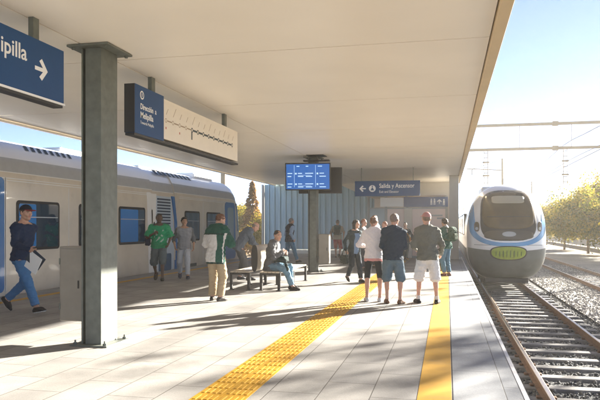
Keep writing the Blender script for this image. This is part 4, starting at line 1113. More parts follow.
for y in (3.0, 5.4):
    for sx in (-1, 1):
        b = MB(); b.cyl((sx * 0.77, y, RZ + 0.43), (sx * 0.90, y, RZ + 0.43), 0.43, n=24); b.build('wheel', M['dark'], TN)
for sx in (-1, 1):
    for k in range(7):
        f = sidepanel('side_window', rrect(5.4 + k * 3.2, 7.4 + k * 3.2, 1.05, 2.05, 0.1), sx * 1.40, sx * 1.505, M['rubber'], TN)
        sidepanel('pane', rrect(5.46 + k * 3.2, 7.34 + k * 3.2, 1.11, 1.99, 0.08), sx * 1.45, sx * 1.511, M['glass'], f)
b = MB(); b.box(-0.7, 0.7, 6.0, 9.0, 3.05, 3.32, bev=0.06); b.build('roof_unit', M['bodygrey'], TN)
b = MB(); b.cyl((0.1, 4.0, 3.05), (0.1, 4.0, 3.55), 0.015); b.build('aerial', M['dark'], TN)

# ------------------------------------------------------------------ overhead line
M['mast'] = mat('mast_steel', (0.36, 0.29, 0.19), 0.55, 0.3, var=0.08)
t = thing('overhead_gantry', 'double beam steel gantry spanning all the tracks above the arriving train', 'gantry', (0, 40, -1.25))
gz = 1.25
b = MB(); b.box(-14.2, 14.6, -0.09, 0.09, 7.42 + gz, 7.58 + gz); b.build('beam', M['mast'], t)
b = MB(); b.box(-14.2, 14.6, -0.09, 0.09, 5.98 + gz, 6.14 + gz); b.build('beam', M['mast'], t)
for k in range(10):
    x = -13.2 + k * 2.9
    b = MB(); b.cyl((x, 0, 6.14 + gz), (x, 0, 7.42 + gz), 0.018, n=6); b.build('hanger_rod', M['mast'], t)
for x in (-14.35, 14.75):
    b = MB(); b.box(x - 0.15, x + 0.15, -0.15, 0.15, 0, 8.4 + gz); b.build('mast', M['mast'], t)
for x in (6.2, 13.0):
    for zc in (7.5, 6.06):
        b = MB(); b.box(x - 0.16, x + 0.16, -0.13, 0.13, zc - 0.13 + gz, zc + 0.13 + gz); b.build('clamp', M['mast'], t)
for x in (2.28, 6.75):
    b = MB()
    for dx in (-0.11, 0.11): b.cyl((x + dx, 0, 3.9 + gz), (x + dx, 0, 6.0 + gz), 0.022, n=6)
    for k in range(7): b.box(x - 0.11, x + 0.11, -0.02, 0.02, 4.05 + k * 0.3 + gz, 4.09 + k * 0.3 + gz)
    b.cyl((x - 0.2, 0, 5.3 + gz), (x + 0.2, 0, 5.3 + gz), 0.05, n=8); b.cyl((x - 0.2, 0, 4.5 + gz), (x + 0.2, 0, 4.5 + gz), 0.05, n=8)
    b.build('drop_post', M['mast'], t)
for (x, y, lab) in ((5.0, 62.0, 'slim steel mast with a cantilever arm, rising just behind the arriving train'), (11.6, 95.0, 'small distant steel mast with an arm beyond the trees')):
    t = thing('overhead_mast', lab, 'mast', (x, y, -1.25), 0, 'overhead line masts')
    b = MB(); b.cyl((0, 0, 0), (0, 0, 9.0), 0.13, 0.09, n=10); b.build('pole', M['mast'], t)
    b = MB(); b.cyl((0, 0, 7.9), (-3.2, 0, 8.1), 0.05, n=8); b.cyl((0, 0, 8.9), (-2.6, 0, 8.1), 0.025, n=6); b.build('arm', M['mast'], t)
    b = MB(); b.cyl((-2.7, 0, 7.5), (-2.7, 0, 8.08), 0.06, n=8); b.build('insulator', M['steel_pale'], t)
M['wire'] = mat('contact_wire', (0.12, 0.10, 0.08), 0.5, 0.5)
def wire(label, x, z, sag, r_=0.022, dx=0.0):
    b = MB(); n = 40; pts = []
    for k in range(n + 1):
        y = 4 + (140 - 4) * k / n; s = ((y - 4) % 36) / 36; pts.append((x + dx * math.sin(y / 18), y, z - sag * 4 * s * (1 - s)))
    for i in range(n): b.cyl(pts[i], pts[i + 1], r_, n=5, caps=False)
    o = b.build('overhead_wire', M['wire']); tag(o, label, 'wire', 'overhead wires'); return o
wire('lowest overhead contact wire above the second track', 6.75, 4.95, 0.0)
wire('sagging messenger wire strung highest above the second track', 6.75, 6.35, 0.45)
wire('feeder wire just above the lowest contact wire of the second track', 7.15, 5.45, 0.15)

# ------------------------------------------------------------------ trees, fence, far things
def leafmat(name, col, tr=0.45):
    m = bpy.data.materials.new(name); m.use_nodes = True; nt = m.node_tree; n = nt.nodes; l = nt.links
    n.remove(n['Principled BSDF']); d = n.new('ShaderNodeBsdfDiffuse'); d.inputs[0].default_value = (*col, 1)
    s = n.new('ShaderNodeBsdfTranslucent'); s.inputs[0].default_value = (col[0] * 1.9, col[1] * 1.7, col[2] * 0.9, 1)
    x = n.new('ShaderNodeMixShader'); x.inputs[0].default_value = tr
    l.new(d.outputs[0], x.inputs[1]); l.new(s.outputs[0], x.inputs[2]); l.new(x.outputs[0], n['Material Output'].inputs[0]); return m
LEAF = [leafmat('leaf_gold', (0.20, 0.165, 0.03)), leafmat('leaf_green', (0.12, 0.125, 0.025)), leafmat('leaf_olive', (0.055, 0.075, 0.02))]
M['bark'] = mat('bark', (0.11, 0.08, 0.055), 0.9, var=0.3, vscale=12, bump=0.6, bscale=20)
def tree_meshes(seed, h, cr, nleaf, ls, mix):
    r_ = random.Random(seed); nr = np.random.default_rng(seed)
    b = MB(); tips = []
    th = h * 0.24
    def limb(p, d, L, r0, dep):
        pts = [p]; q = p
        for k in range(3):
            d = (d + Vector((r_.uniform(-.2, .2), r_.uniform(-.2, .2), r_.uniform(-.05, .15)))).normalized(); q = q + d * L / 3; pts.append(q)
        for k in range(3): b.cyl(pts[k], pts[k + 1], r0 * (1 - .25 * k), r0 * (1 - .25 * (k + 1)), n=7, caps=False)
        tips.append((pts[2], dep)); tips.append((pts[3], dep))
        if dep < 2:
            for k in range(4 if dep == 0 else 3):
                a = r_.uniform(0, 6.28); e = (d * 0.6 + Vector((math.cos(a), math.sin(a), r_.uniform(-0.1, 0.6)))).normalized()
                limb(pts[r_.choice((2, 3))], e, L * r_.uniform(.55, .75), r0 * .45, dep + 1)
    b.cyl((0, 0, -0.1), (0.05, 0.02, th), h * 0.024, h * 0.018, n=10)
    for k in range(5):
        a = k * 1.257 + r_.uniform(-.3, .3); up = r_.uniform(0.0, 1.2)
        limb(Vector((0.05, 0.02, th * r_.uniform(.85, 1.0))), Vector((math.cos(a), math.sin(a), up)).normalized(), cr * r_.uniform(.65, .95), h * 0.011, 0)
    limb(Vector((0.05, 0.02, th)), Vector((0, 0, 1)), h * 0.42, h * 0.014, 0)
    tp = np.array([t_[0][:] for t_ in tips if t_[1] > 0]); 
    cl = tp[nr.integers(0, len(tp), nleaf // 18)] + nr.normal(size=(nleaf // 18, 3)) * cr * 0.13
    c = np.repeat(cl, 18, 0); c = c + nr.normal(size=c.shape) * cr * 0.085
    n = len(c); u = nr.normal(size=(n, 3)); u /= np.linalg.norm(u, axis=1)[:, None]; w = np.cross(u, nr.normal(size=(n, 3))); w /= np.linalg.norm(w, axis=1)[:, None]
    s = nr.uniform(.6, 1.2, (n, 1)) * ls
    v = np.stack([c - u * s, c + w * s * .55, c + u * s, c - w * s * .55], 1).reshape(-1, 3)
    f = np.arange(n * 4).reshape(-1, 4)
    mi = np.repeat(nr.choice(len(LEAF), n // 18 + 1, p=mix), 18)[:n]
    me = bpy.data.meshes.new('crown'); me.from_pydata(v.tolist(), [], f.tolist())
    for m in LEAF: me.materials.append(m)
    me.polygons.foreach_set('material_index', mi.astype(np.int32)); me.update()
    tr = b.build('trunk', M['bark']); C.objects.unlink(tr); return tr.data, me
def put_tree(name, label, loc, meshes, rz, s, group):
    t = thing(name, label, 'tree', loc, rz, group); t.scale = (s, s, s)
    for nm, me in (('trunk', meshes[0]), ('crown', meshes[1])):
        o = bpy.data.objects.new(nm, me); C.objects.link(o); o.parent = t
TA = [tree_meshes(3, 7.2, 3.5, 42000, .115, (.45, .38, .17)), tree_meshes(9, 6.6, 3.2, 40000, .115, (.5, .35, .15)), tree_meshes(21, 7.6, 3.7, 46000, .115, (.3, .4, .3)), tree_meshes(33, 6.9, 3.4, 3600, .13, (.45, .38, .17))]
ti = 0
for x, y, k, s, lab in ((15.2, 52.0, 2, 1.08, 'tallest green street tree at the right edge of the photo, beside the white kiosk'),
                        (14.0, 60.5, 0, 0.95, 'yellow green street tree directly left of the tallest one, before the pale fence'),
                        (13.8, 69.0, 1, 0.96, 'golden street tree third from the right edge, before the pale fence'),
                        (13.4, 80.0, 0, 0.80, 'small golden street tree closest to the nose of the arriving train'),
                        (13.2, 95.0, 1, 0.85, 'distant tree mostly hidden behind the arriving train'),
                        (14.4, 24.0, 3, 1.62, 'added tree out of view at right, casting dappled shade on the near paving'),  # unseen sparse tree, added for the dappled shade on the near paving
                        (19.8, 50.5, 1, 1.15, 'tree behind the white kiosk, cut off by the edge of the photo')):
    put_tree('street_tree', lab, (x, y, -1.3), TA[k], ti * 1.9, s, 'street trees along the fence'); ti += 1
# conifer and broadleaf beyond the left train
def conifer(seed, h, n):
    r_ = np.random.default_rng(seed); v = []; f = []
    t = r_.uniform(0, 1, n) ** 0.75; z = h * (1 - t * 0.93); tier = np.abs(np.sin(t * 17)) * 0.35 + 0.65
    rr = (0.10 + t * 1.75) * tier * np.sqrt(r_.uniform(0.25, 1, n)); a = r_.uniform(0, 6.28, n)
    c = np.stack([rr * np.cos(a), rr * np.sin(a), z - rr * 0.25], 1)
    u = np.stack([np.cos(a), np.sin(a), -0.35 + r_.normal(size=n) * .2], 1); w = np.stack([-np.sin(a), np.cos(a), r_.normal(size=n) * .4], 1)
    s = r_.uniform(.12, .26, (n, 1))
    q = np.stack([c - u * s, c + w * s * .4, c + u * s, c - w * s * .4], 1).reshape(-1, 3)
    me = bpy.data.meshes.new('crown'); me.from_pydata(q.tolist(), [], np.arange(n * 4).reshape(-1, 4).tolist())
    for m in (leafmat('needle_brown', (0.32, 0.20, 0.11), .5), leafmat('needle_green', (0.20, 0.14, 0.075), .5)): me.materials.append(m)
    me.polygons.foreach_set('material_index', r_.integers(0, 2, n).astype(np.int32)); me.update()
    b = MB(); b.cyl((0, 0, -.1), (0, 0, h * .9), h * .022, .02, n=8); tr = b.build('trunk', M['bark']); C.objects.unlink(tr); return tr.data, me
put_tree('conifer_tree', 'brownish pointed conifer seen between the silver train and the corrugated wall', (-17.8, 57.5, -1.3), conifer(4, 7.0, 4200), 0, 1.0, None)
put_tree('broadleaf_tree', 'low rusty broadleaf tree standing below the pointed conifer', (-18.9, 62.0, -1.3), TA[1], 2.0, 0.68, None)
put_tree('broadleaf_tree', 'low rusty broadleaf tree close to the edge of the corrugated wall', (-14.6, 52.0, -1.3), TA[0], 0.7, 0.50, None)

M['fencep'] = mat('fence_panel', (0.50, 0.47, 0.41), 0.7, var=0.1, vscale=2)
t = thing('boundary_fence', 'long pale panel fence with posts behind the street trees', 'fence', (18.0, 20, -1.3))
b = MB()
for k in range(40):
    b.box(-0.02, 0.02, k * 3 + 0.06, k * 3 + 2.94, 0.12, 1.75)
b.build('fence_panel', M['fencep'], t)
for k in range(41):
    b = MB(); b.box(-0.06, 0.06, k * 3 - 0.055, k * 3 + 0.055, 0, 1.85); b.build('post', M['fencep'], t)
t = thing('trackside_kiosk', 'small white trackside cabinet under the tallest street tree', 'cabinet', (15.9, 50.3, -1.3))
b = MB(); b.box(-0.55, 0.55, -0.5, 0.5, 0, 2.0, bev=0.03); b.build('housing', M['bodywhite'], t)
b = MB(); b.box(-0.65, 0.65, -0.6, 0.6, 2.0, 2.12, bev=0.02); b.build('roof', M['steel_pale'], t)
b = MB(); b.box(-0.4, 0.4, -0.52, -0.501, 0.15, 1.85); b.build('door', M['steel_pale'], t)
# far wood and hills
def wood(name, y, x0, x1, n, h0, h1, seed):
    r_ = np.random.default_rng(seed); c = []
    for k in range(n):
        x = r_.uniform(x0, x1); yy = y + r_.uniform(-12, 12); h = r_.uniform(h0, h1); m_ = 260
        p = r_.normal(size=(m_, 3)); p /= np.linalg.norm(p, axis=1)[:, None]; p *= r_.uniform(.6, 1, (m_, 1))
        c.append(np.array([x, yy, -1.3 + h * .55]) + p * np.array([h * .42, h * .42, h * .48]))
    c = np.concatenate(c); n = len(c); u = r_.normal(size=(n, 3)); u /= np.linalg.norm(u, axis=1)[:, None]; w = np.cross(u, r_.normal(size=(n, 3))); w /= np.linalg.norm(w, axis=1)[:, None]
    s = r_.uniform(.25, .55, (n, 1)); q = np.stack([c - u * s, c + w * s * .6, c + u * s, c - w * s * .6], 1).reshape(-1, 3)
    me = bpy.data.meshes.new(name); me.from_pydata(q.tolist(), [], np.arange(n * 4).reshape(-1, 4).tolist())
    for m in LEAF: me.materials.append(m)
    me.polygons.foreach_set('material_index', r_.integers(0, 3, n).astype(np.int32)); me.update()
    o = bpy.data.objects.new(name, me); C.objects.link(o); tag(o, kind='stuff')
wood('distant_woods', 150, -70, -16, 45, 5, 9, 2); wood('distant_woods', 165, 6, 90, 60, 5, 9, 3)
b = MB(); rings = []
for i in range(3):
    rings.append([(x, 620 + 120 * i, -1.3 + (0, 13, 0)[i] * (0.7 + 0.3 * math.sin(x * 0.011 + 1) + 0.2 * math.sin(x * 0.037))) for x in range(-600, 601, 20)])
b.loft(rings, closed=False, cap=False); tag(b.build('hills', M['earth']), kind='structure')
# ------------------------------------------------------------------ people
SK1, SK2, SKD = (0.52, 0.30, 0.21), (0.45, 0.26, 0.17), (0.10, 0.052, 0.033)
NAVY, DKGREEN, DENIM = (0.010, 0.018, 0.04), (0.008, 0.065, 0.045), (0.045, 0.12, 0.23)

# man in cap, striding to the right with papers
p = pose(WALK, feet=((-0.09, -0.40, 0.02, -6, 48), (0.08, 0.38, 0, 6, -10)), hands=((-0.24, -0.22, 0.95), (0.24, 0.36, 1.02)), pelvis=(0, 0, 0.885), lean=4,
         head=(8, -6), curl=(0.5, 0.9), epole=((-0.5, -1, -0.2), (0.5, -1, -0.5)))
r0, J, S = person('man in navy sweater and cap striding past with papers in his hand', (-7.02, 9.52, 0), -98, 1.88, p, dict(skin=SK1, hair='short', haircol=(0.05, 0.03, 0.02), stubble=True,
    cap=(0.012, 0.016, 0.03), brim=(0.20, 0.02, 0.025), top=dict(name='sweater', cols=[(0.009, 0.024, 0.065)], g=0.020, hem=-0.06, fold=0.010), bottom=dict(name='jeans', cols=[(0.05, 0.16, 0.34)], g=0.012),
    shoes=[(0.012, 0.012, 0.018), (0.65, 0.65, 0.63)]), 0.006)
w_ = J['wrR'] + J['hdR'] * 0.10
t = worn('document_folder', 'dark folder and white papers in the hand of the man in the cap', 'folder', r0, J, S, w_)
b = MB(); b.box(-0.006, 0.006, -0.05, 0.25, -0.20, 0.03, 0, bev=0.002); f1 = b.build('cover', cloth((0.03, 0.045, 0.07), 0.5), t); f1.rotation_euler = (R(-38), 0, R(8))
b = MB(); b.box(-0.002, 0.003, -0.06, 0.22, -0.29, 0.0); f2 = b.build('papers', M['white'], t); f2.rotation_euler = (R(-30), 0, R(-2)); f2.location = (0.016, 0, -0.02)

# two men walking towards the camera beside the train
p = pose(WALK2, hands=((-0.24, 0.16, 0.95), (0.12, 0.24, 1.22)), feet=((-0.09, 0.26, 0, -4, -6), (0.10, -0.28, 0, 8, 38)), pelvis=(0, 0, 0.905), head=(-14, 2), curl=(0.5, 1.0), epole=((-0.6, -1, -0.3), (0.8, -0.6, -0.6)), belly=0.03)
def tee(J, q):
    x, y, z = tloc(J, q).T
    n = np.sin(q[:, 0] * 55 + 2 * np.sin(q[:, 2] * 30)) + np.sin(q[:, 2] * 47 + 3 * q[:, 0] * 12)
    return ((y > 0.05) & (np.abs(x) < 0.12) & (z > 0.10) & (z < 0.42) & (n > 0.75)).astype(int)
r0, J, S = person('dark haired man in bright green printed T-shirt and grey shorts walking', (-7.60, 16.05, 0), -158, 1.84, p, dict(skin=SKD, hair='short', haircol=(0.01, 0.008, 0.007),
    top=dict(name='t_shirt', cols=[(0.02, 0.30, 0.13), (0.35, 0.52, 0.42)], mfn=tee, g=0.034, sg=0.016, sleeve=0.95, hem=-0.085, cuff=0.02, fold=0.012, loose=1.1),
    bottom=dict(name='shorts', cols=[(0.10, 0.13, 0.14)], len=1.10, g=0.03, straight=0.03), shoes=[(0.02, 0.02, 0.02), (0.03, 0.03, 0.03)]), 0.0065)
o_ = J['P'] + J['r'] * 0.29 - J['f'] * 0.05 + V(0, 0, 0.0)
t = worn('shoulder_bag', 'dark navy bag slung at the hip of the green T-shirt man', 'bag', r0, J, S, o_)
sdf_obj('pouch', [(rbox(V(0, 0, 0.15), np.eye(3), (0.075, 0.13, 0.16), 0.05), 0.03)], 0.011, cloth((0.012, 0.02, 0.05)), t, S, fold=0.008)
b = MB(); b.tube([Vector(q * S) for q in (V(0, 0.03, 0.28), V(-0.09, 0.10, 0.40), V(-0.16, 0.13, 0.52), V(-0.165, 0.05, 0.595), V(-0.15, -0.06, 0.57), V(-0.08, -0.1, 0.42), V(0, -0.05, 0.28))], 0.014, mi=0); b.build('strap', cloth((0.012, 0.02, 0.05)), t)

def vest(J, q):
    x, y, z = tloc(J, q).T
    a = np.minimum(segd(q, J['shL'], J['elL']), segd(q, J['shR'], J['elR']))
    b_ = np.minimum(segd(q, J['elL'], J['wrL']), segd(q, J['elR'], J['wrR']))
    return ((np.minimum(a, b_) < 0.075) & (np.abs(x) > 0.135)).astype(int)
p = pose(WALK, feet=((-0.08, 0.26, 0, -4, -8), (0.09, -0.26, 0, 5, 36)), hands=((-0.26, 0.10, 0.90), (0.26, 0.12, 0.92)), pelvis=(0, 0, 0.91), head=(-8, 0))
person('slim man in grey shirt and white trousers walking beside the green shirt', (-7.17, 16.72, 0), -152, 1.74, p, dict(skin=SK2, hair='thick', haircol=(0.012, 0.009, 0.008),
    top=dict(name='shirt', cols=[(0.27, 0.28, 0.30), (0.13, 0.14, 0.15)], mfn=vest, g=0.020, hem=-0.09, sleeve=1.45, fold=0.010), bottom=dict(name='trousers', cols=[(0.46, 0.49, 0.53)], g=0.014),
    shoes=[(0.02, 0.03, 0.07), (0.25, 0.27, 0.3)]), 0.0065)

# man in green and white jacket, back to us
def jac(J, q):
    x, y, z = tloc(J, q).T
    m = np.zeros(len(q), int)                       # white
    al = np.minimum(segd(q, J['shL'], J['elL']), segd(q, J['elL'], J['wrL'])); ar = np.minimum(segd(q, J['shR'], J['elR']), segd(q, J['elR'], J['wrR']))
    m[(z > 0.40)] = 1
    m[(x > 0.10)] = 1
    m[(ar < 0.095) & (x > 0.12)] = 1
    m[(np.abs(z - 0.40) < 0.012)] = 2
    m[(x > 0.16) & (np.abs(y + 0.035) < 0.013) & (z < 0.42)] = 0
    m[z < -0.155] = 2
    return m
p = pose(STAND, hands=((-0.13, 0.30, 1.14), (0.13, 0.31, 1.14)), feet=((-0.10, 0.03, 0, -10, 0), (0.11, -0.03, 0, 20, 0)), head=(32, -22), twist=-4, curl=(1.0, 1.0), hunch=0.10,
         epole=((-0.9, -0.5, -0.8), (0.9, -0.5, -0.8)))
r0, J, S = person('man in green and white jacket and beige trousers, standing with back turned', (-4.44, 11.93, 0), -12, 1.74, p, dict(skin=SK1, hair='short', haircol=(0.13, 0.05, 0.022),
    top=dict(name='jacket', cols=[(0.62, 0.60, 0.57), (0.006, 0.075, 0.055), (0.004, 0.035, 0.03)], mfn=jac, g=0.042, sg=0.012, hem=-0.20, collar=0.05, cuff=0.012, fold=0.014, loose=1.12),
    bottom=dict(name='trousers', cols=[(0.42, 0.32, 0.20)], g=0.022, straight=0.034, len=1.96, fold=0.007), shoes=[(0.05, 0.045, 0.04), (0.30, 0.29, 0.27)]), 0.006)
t = worn('phone', 'small dark phone held by the man in the green and white jacket', 'phone', r0, J, S, V(0.0, 0.40, 1.17))
b = MB(); b.box(-0.038, 0.038, -0.005, 0.005, -0.075, 0.075, bev=0.003); x_ = b.build('case', M['black'], t); x_.rotation_euler = (R(-40), 0, 0)
b = MB(); b.box(-0.034, 0.034, -0.0062, -0.0052, -0.068, 0.068); b.build('glass', M['glass'], x_)

# bald man bending over beside the bench
p = pose(STAND, pelvis=(0, -0.14, 0.90), lean=22, hunch=0.55, hands=((-0.16, 0.42, 0.86), (0.18, 0.40, 0.84)), feet=((-0.12, -0.10, 0, -8, 0), (0.12, 0.10, 0, 12, 0)), head=(4, -34), curl=(0.7, 0.7))
person('bald man in grey jacket bending forward behind the bench', (-5.42, 16.75, 0), -62, 1.80, p, dict(skin=(0.52, 0.30, 0.23), hair='sides', haircol=(0.25, 0.22, 0.20),
    top=dict(name='jacket', cols=[(0.13, 0.16, 0.20)], g=0.034, hem=-0.13, collar=0.04, fold=0.012, cuff=0.012, loose=1.06), bottom=dict(name='trousers', cols=[(0.13, 0.135, 0.14)], g=0.018, straight=0.03), shoes=[(0.015, 0.02, 0.03), (0.02, 0.02, 0.02)]), 0.0065)

# seated man on the bench, facing the tracks
def blazer(J, q):
    x, y, z = tloc(J, q).T
    a = np.minimum(np.minimum(segd(q, J['shL'], J['elL']), segd(q, J['elL'], J['wrL'])), np.minimum(segd(q, J['shR'], J['elR']), segd(q, J['elR'], J['wrR'])))
    return ((y > 0.03) & (np.abs(x) < 0.035 + 0.09 * np.clip(z, 0, .5)) & (a > 0.06)).astype(int)
p = dict(pelvis=(0, -0.03, 0.545), lean=6, hunch=0.2, feet=((-0.12, 0.43, 0, -6, 0), (0.12, 0.52, 0, 6, 0)), hands=((-0.09, 0.30, 0.80), (0.08, 0.27, 0.83)), head=(38, -8), curl=(0.9, 1.1),
         epole=((-0.8, -0.6, -0.6), (0.8, -0.6, -0.6)), palm=((0.8, -0.3, 0.3), (-0.8, -0.3, 0.3)), neckf=0.02)
r0, J, S = person('man in grey blazer and light jeans sitting on the bench with a bag', (-3.99, 14.42, 0), -92, 1.80, p, dict(skin=SK1, hair='short', haircol=(0.018, 0.012, 0.01),
    top=dict(name='blazer', cols=[(0.11, 0.115, 0.125), (0.36, 0.35, 0.34)], mfn=blazer, g=0.028, hem=-0.13, collar=0.03, fold=0.012, cuff=0.01), bottom=dict(name='jeans', cols=[(0.15, 0.27, 0.36)], g=0.014, fold=0.010, clip=0.16), shoes=[(0.01, 0.01, 0.012), (0.01, 0.01, 0.01)]), 0.006)
o_ = V(0, 0.22, 0.63)
t = worn('messenger_bag', 'black soft bag resting on the lap of the seated man', 'bag', r0, J, S, o_)
sdf_obj('pouch', [(rbox(V(0, 0, 0.06), np.eye(3), (0.20, 0.15, 0.075), 0.05), 0.03), (rcone(V(0.15, 0.14, 0.03), V(0.20, 0.20, -0.16), 0.04, 0.05), 0.06)], 0.010, cloth((0.01, 0.028, 0.03)), t, S, fold=0.012)
b = MB(); b.tube([Vector(q) * S for q in ((-0.1, 0.02, 0.125), (-0.08, 0.03, 0.19), (0.0, 0.035, 0.215), (0.08, 0.03, 0.19), (0.1, 0.02, 0.125))], 0.011); b.build('handle', cloth((0.01, 0.028, 0.03)), t)

# man in dark waistcoat walking away beyond the bench
def gil(J, q):
    a = np.minimum(np.minimum(segd(q, J['shL'], J['elL']), segd(q, J['elL'], J['wrL'])), np.minimum(segd(q, J['shR'], J['elR']), segd(q, J['elR'], J['wrR'])))
    x, y, z = tloc(J, q).T
    return ((a < 0.085) & (np.abs(x) > 0.165)).astype(int)
p = pose(WALK2, hands=((-0.25, 0.20, 0.95), (0.27, 0.03, 0.93)), head=(10, -4))
person('man in dark padded waistcoat over light blue sleeves walking towards the wall', (-6.08, 24.6, 0), -48, 1.82, p, dict(skin=SK1, hair='crop', haircol=(0.22, 0.20, 0.19),
    top=dict(name='waistcoat', cols=[(0.018, 0.032, 0.06), (0.30, 0.42, 0.58)], mfn=gil, g=0.035, hem=-0.09, collar=0.05, fold=0.014), bottom=dict(name='jeans', cols=[(0.06, 0.20, 0.33)], g=0.014), shoes=[(0.03, 0.03, 0.03), (0.2, 0.2, 0.2)]), 0.009)

def backpack(label, root, J, S, col, col2, h=0.009, dx=0.0):
    ax = (J['r'], J['f'], J['u']); c = J['Ch'] - J['f'] * 0.235 + J['r'] * dx - J['u'] * 0.02
    org = c - J['u'] * 0.25
    t = worn('backpack', label, 'backpack', root, J, S, org)
    sdf_obj('pack', [(rbox(c, ax, (0.155, 0.085, 0.23), 0.07), 0.03), (rcone(c + J['u'] * .1 - J['f'] * .01 - J['r'] * .05, c + J['u'] * .1 + J['r'] * .05 - J['f'] * .01, .10), .05)], h, cloth(col), t, S, fold=0.010, origin=org)
    sdf_obj('pocket', [(rbox(c - J['f'] * 0.085 - J['u'] * 0.075, ax, (0.115, 0.045, 0.105), 0.04), 0.02)], h, cloth(col2), t, S, fold=0.006, origin=org)
    for sx in (-1, 1):
        b = MB(); pts = [c + J['u'] * .17 + J['r'] * sx * .08 + J['f'] * .06, J['Sh'] + J['r'] * sx * .105 + J['u'] * .085 - J['f'] * .02, J['Sh'] + J['r'] * sx * .115 + J['u'] * .02 + J['f'] * .125, J['Ch'] + J['r'] * sx * .14 + J['f'] * .165 - J['u'] * .02, J['Ch'] + J['r'] * sx * .18 + J['f'] * .04 - J['u'] * .14, c - J['u'] * .19 + J['r'] * sx * .12 + J['f'] * .05]
        b.tube([Vector((q - org) * S) for q in pts], 0.02); b.build('strap', cloth(col2), t)
p = pose(WALK, hands=((-0.26, 0.08, 0.93), (0.27, 0.0, 0.92)), feet=((-0.08, 0.24, 0, -4, -6), (0.10, -0.30, 0, 10, 42)))
r0, J, S = person('man in red shorts and beige shirt walking away with a backpack', (-4.95, 29.3, 0), 6, 1.80, p, dict(skin=SK1, hair='crop', haircol=(0.20, 0.16, 0.13),
    top=dict(name='shirt', cols=[(0.36, 0.30, 0.23)], g=0.018, sleeve=1.0, hem=-0.08), bottom=dict(name='shorts', cols=[(0.40, 0.035, 0.055)], len=1.05, g=0.022, straight=0.02), shoes=[(0.03, 0.03, 0.03), (0.05, 0.05, 0.05)]), 0.010)
backpack('dark green backpack worn by the man in red shorts', r0, J, S, (0.012, 0.055, 0.065), (0.02, 0.035, 0.04))

# woman with the dark bag
def opn(J, q):
    x, y, z = tloc(J, q).T
    return ((y > 0.02) & (np.abs(x) < 0.075) & (z < 0.46)).astype(int)
p = pose(WALK, fem=True, hands=((-0.13, 0.22, 1.13), (0.30, 0.04, 0.90)), feet=((-0.07, 0.22, 0, -4, -4), (0.08, -0.22, 0, 5, 34)), pelvis=(0, 0, 0.91), head=(-32, 0), curl=(0.9, 0.9))
r0, J, S = person('woman with long black hair in dark clothes carrying a dark bag', (-2.38, 16.75, 0), -140, 1.66, p, dict(skin=SK1, hair='long', haircol=(0.008, 0.007, 0.008),
    top=dict(name='cardigan', cols=[(0.012, 0.03, 0.04), (0.14, 0.22, 0.34)], mfn=opn, g=0.018, hem=-0.12, fold=0.010), bottom=dict(name='trousers', cols=[(0.010, 0.022, 0.035)], g=0.010), shoes=[(0.01, 0.01, 0.012), (0.01, 0.01, 0.01)]), 0.0065)
o_ = J['wrR'] + V(0.05, 0.0, -0.40)
t = worn('handbag', 'dark slouchy handbag hanging from the arm of the black haired woman', 'bag', r0, J, S, o_)
sdf_obj('pouch', [(rbox(V(0, 0, 0.14), np.eye(3), (0.07, 0.17, 0.13), 0.06), 0.03)], 0.011, cloth((0.012, 0.022, 0.022)), t, S, fold=0.012)
b = MB(); b.tube([Vector(q) * S for q in ((0, -.12, .24), (-.02, -.08, .38), (-.05, 0, .46), (-.02, .08, .38), (0, .12, .24))], 0.012); b.build('strap', cloth((0.012, 0.022, 0.022)), t)

# the group of three, backs to the camera
def pinkhem(J, q):
    return (tloc(J, q)[:, 2] < -0.045).astype(int)
p = pose(STAND, fem=True, hands=((-0.14, 0.24, 1.12), (0.14, 0.25, 1.12)), feet=((-0.13, 0.0, 0, -14, 0), (0.13, 0.02, 0, 14, 0)), head=(12, -4), curl=(0.9, 0.9), epole=((-1, -0.5, -0.6), (1, -0.5, -0.6)))
person('woman in white top with pink hem and black leggings, hair tied up', (-1.40, 12.50, 0), 2, 1.68, p, dict(skin=(0.52, 0.30, 0.22), hair='bun', haircol=(0.17, 0.085, 0.045),
    top=dict(name='sweatshirt', cols=[(0.74, 0.69, 0.70), (0.66, 0.30, 0.28)], mfn=pinkhem, g=0.026, hem=-0.105, collar=0.02, fold=0.011, loose=1.08, sleeve=1.75), bottom=dict(name='leggings', cols=[(0.008, 0.014, 0.02)], len=1.35, g=0.004, straight=0.0, fold=0.002),
    shoes=[(0.55, 0.56, 0.58), (0.62, 0.62, 0.62)]), 0.006)
p = pose(STAND, hands=((-0.13, 0.26, 1.12), (0.13, 0.27, 1.10)), feet=((-0.11, 0.05, 0, -12, 0), (0.14, -0.03, 0, 26, 0)), head=(34, -2), side=2, twist=7, curl=(0.9, 0.9), epole=((-0.5, -1, -0.8), (0.5, -1, -0.8)), belly=0.02)
person('man in dark navy sweater and faded denim shorts, standing with back turned', (-1.00, 12.22, 0), 3, 1.72, p, dict(skin=(0.50, 0.28, 0.20), hair='crop', haircol=(0.16, 0.12, 0.10),
    top=dict(name='sweater', cols=[(0.007, 0.026, 0.052)], g=0.018, hem=-0.085, collar=0.02, fold=0.011, loose=1.06), bottom=dict(name='shorts', cols=[(0.085, 0.14, 0.185)], len=1.08, g=0.03, straight=0.028, fold=0.007),
    shoes=[(0.16, 0.085, 0.05), (0.10, 0.06, 0.04)]), 0.006)
p = pose(STAND, hands=((-0.20, 0.24, 1.04), (0.27, 0.14, 0.95)), feet=((-0.17, 0.05, 0, -20, 0), (0.17, -0.03, 0, 18, 0)), head=(-16, 0), side=-1, twist=-5, curl=(0.9, 0.9), epole=((-0.6, -1, -0.8), (0.5, -1, -0.6)), belly=0.02)
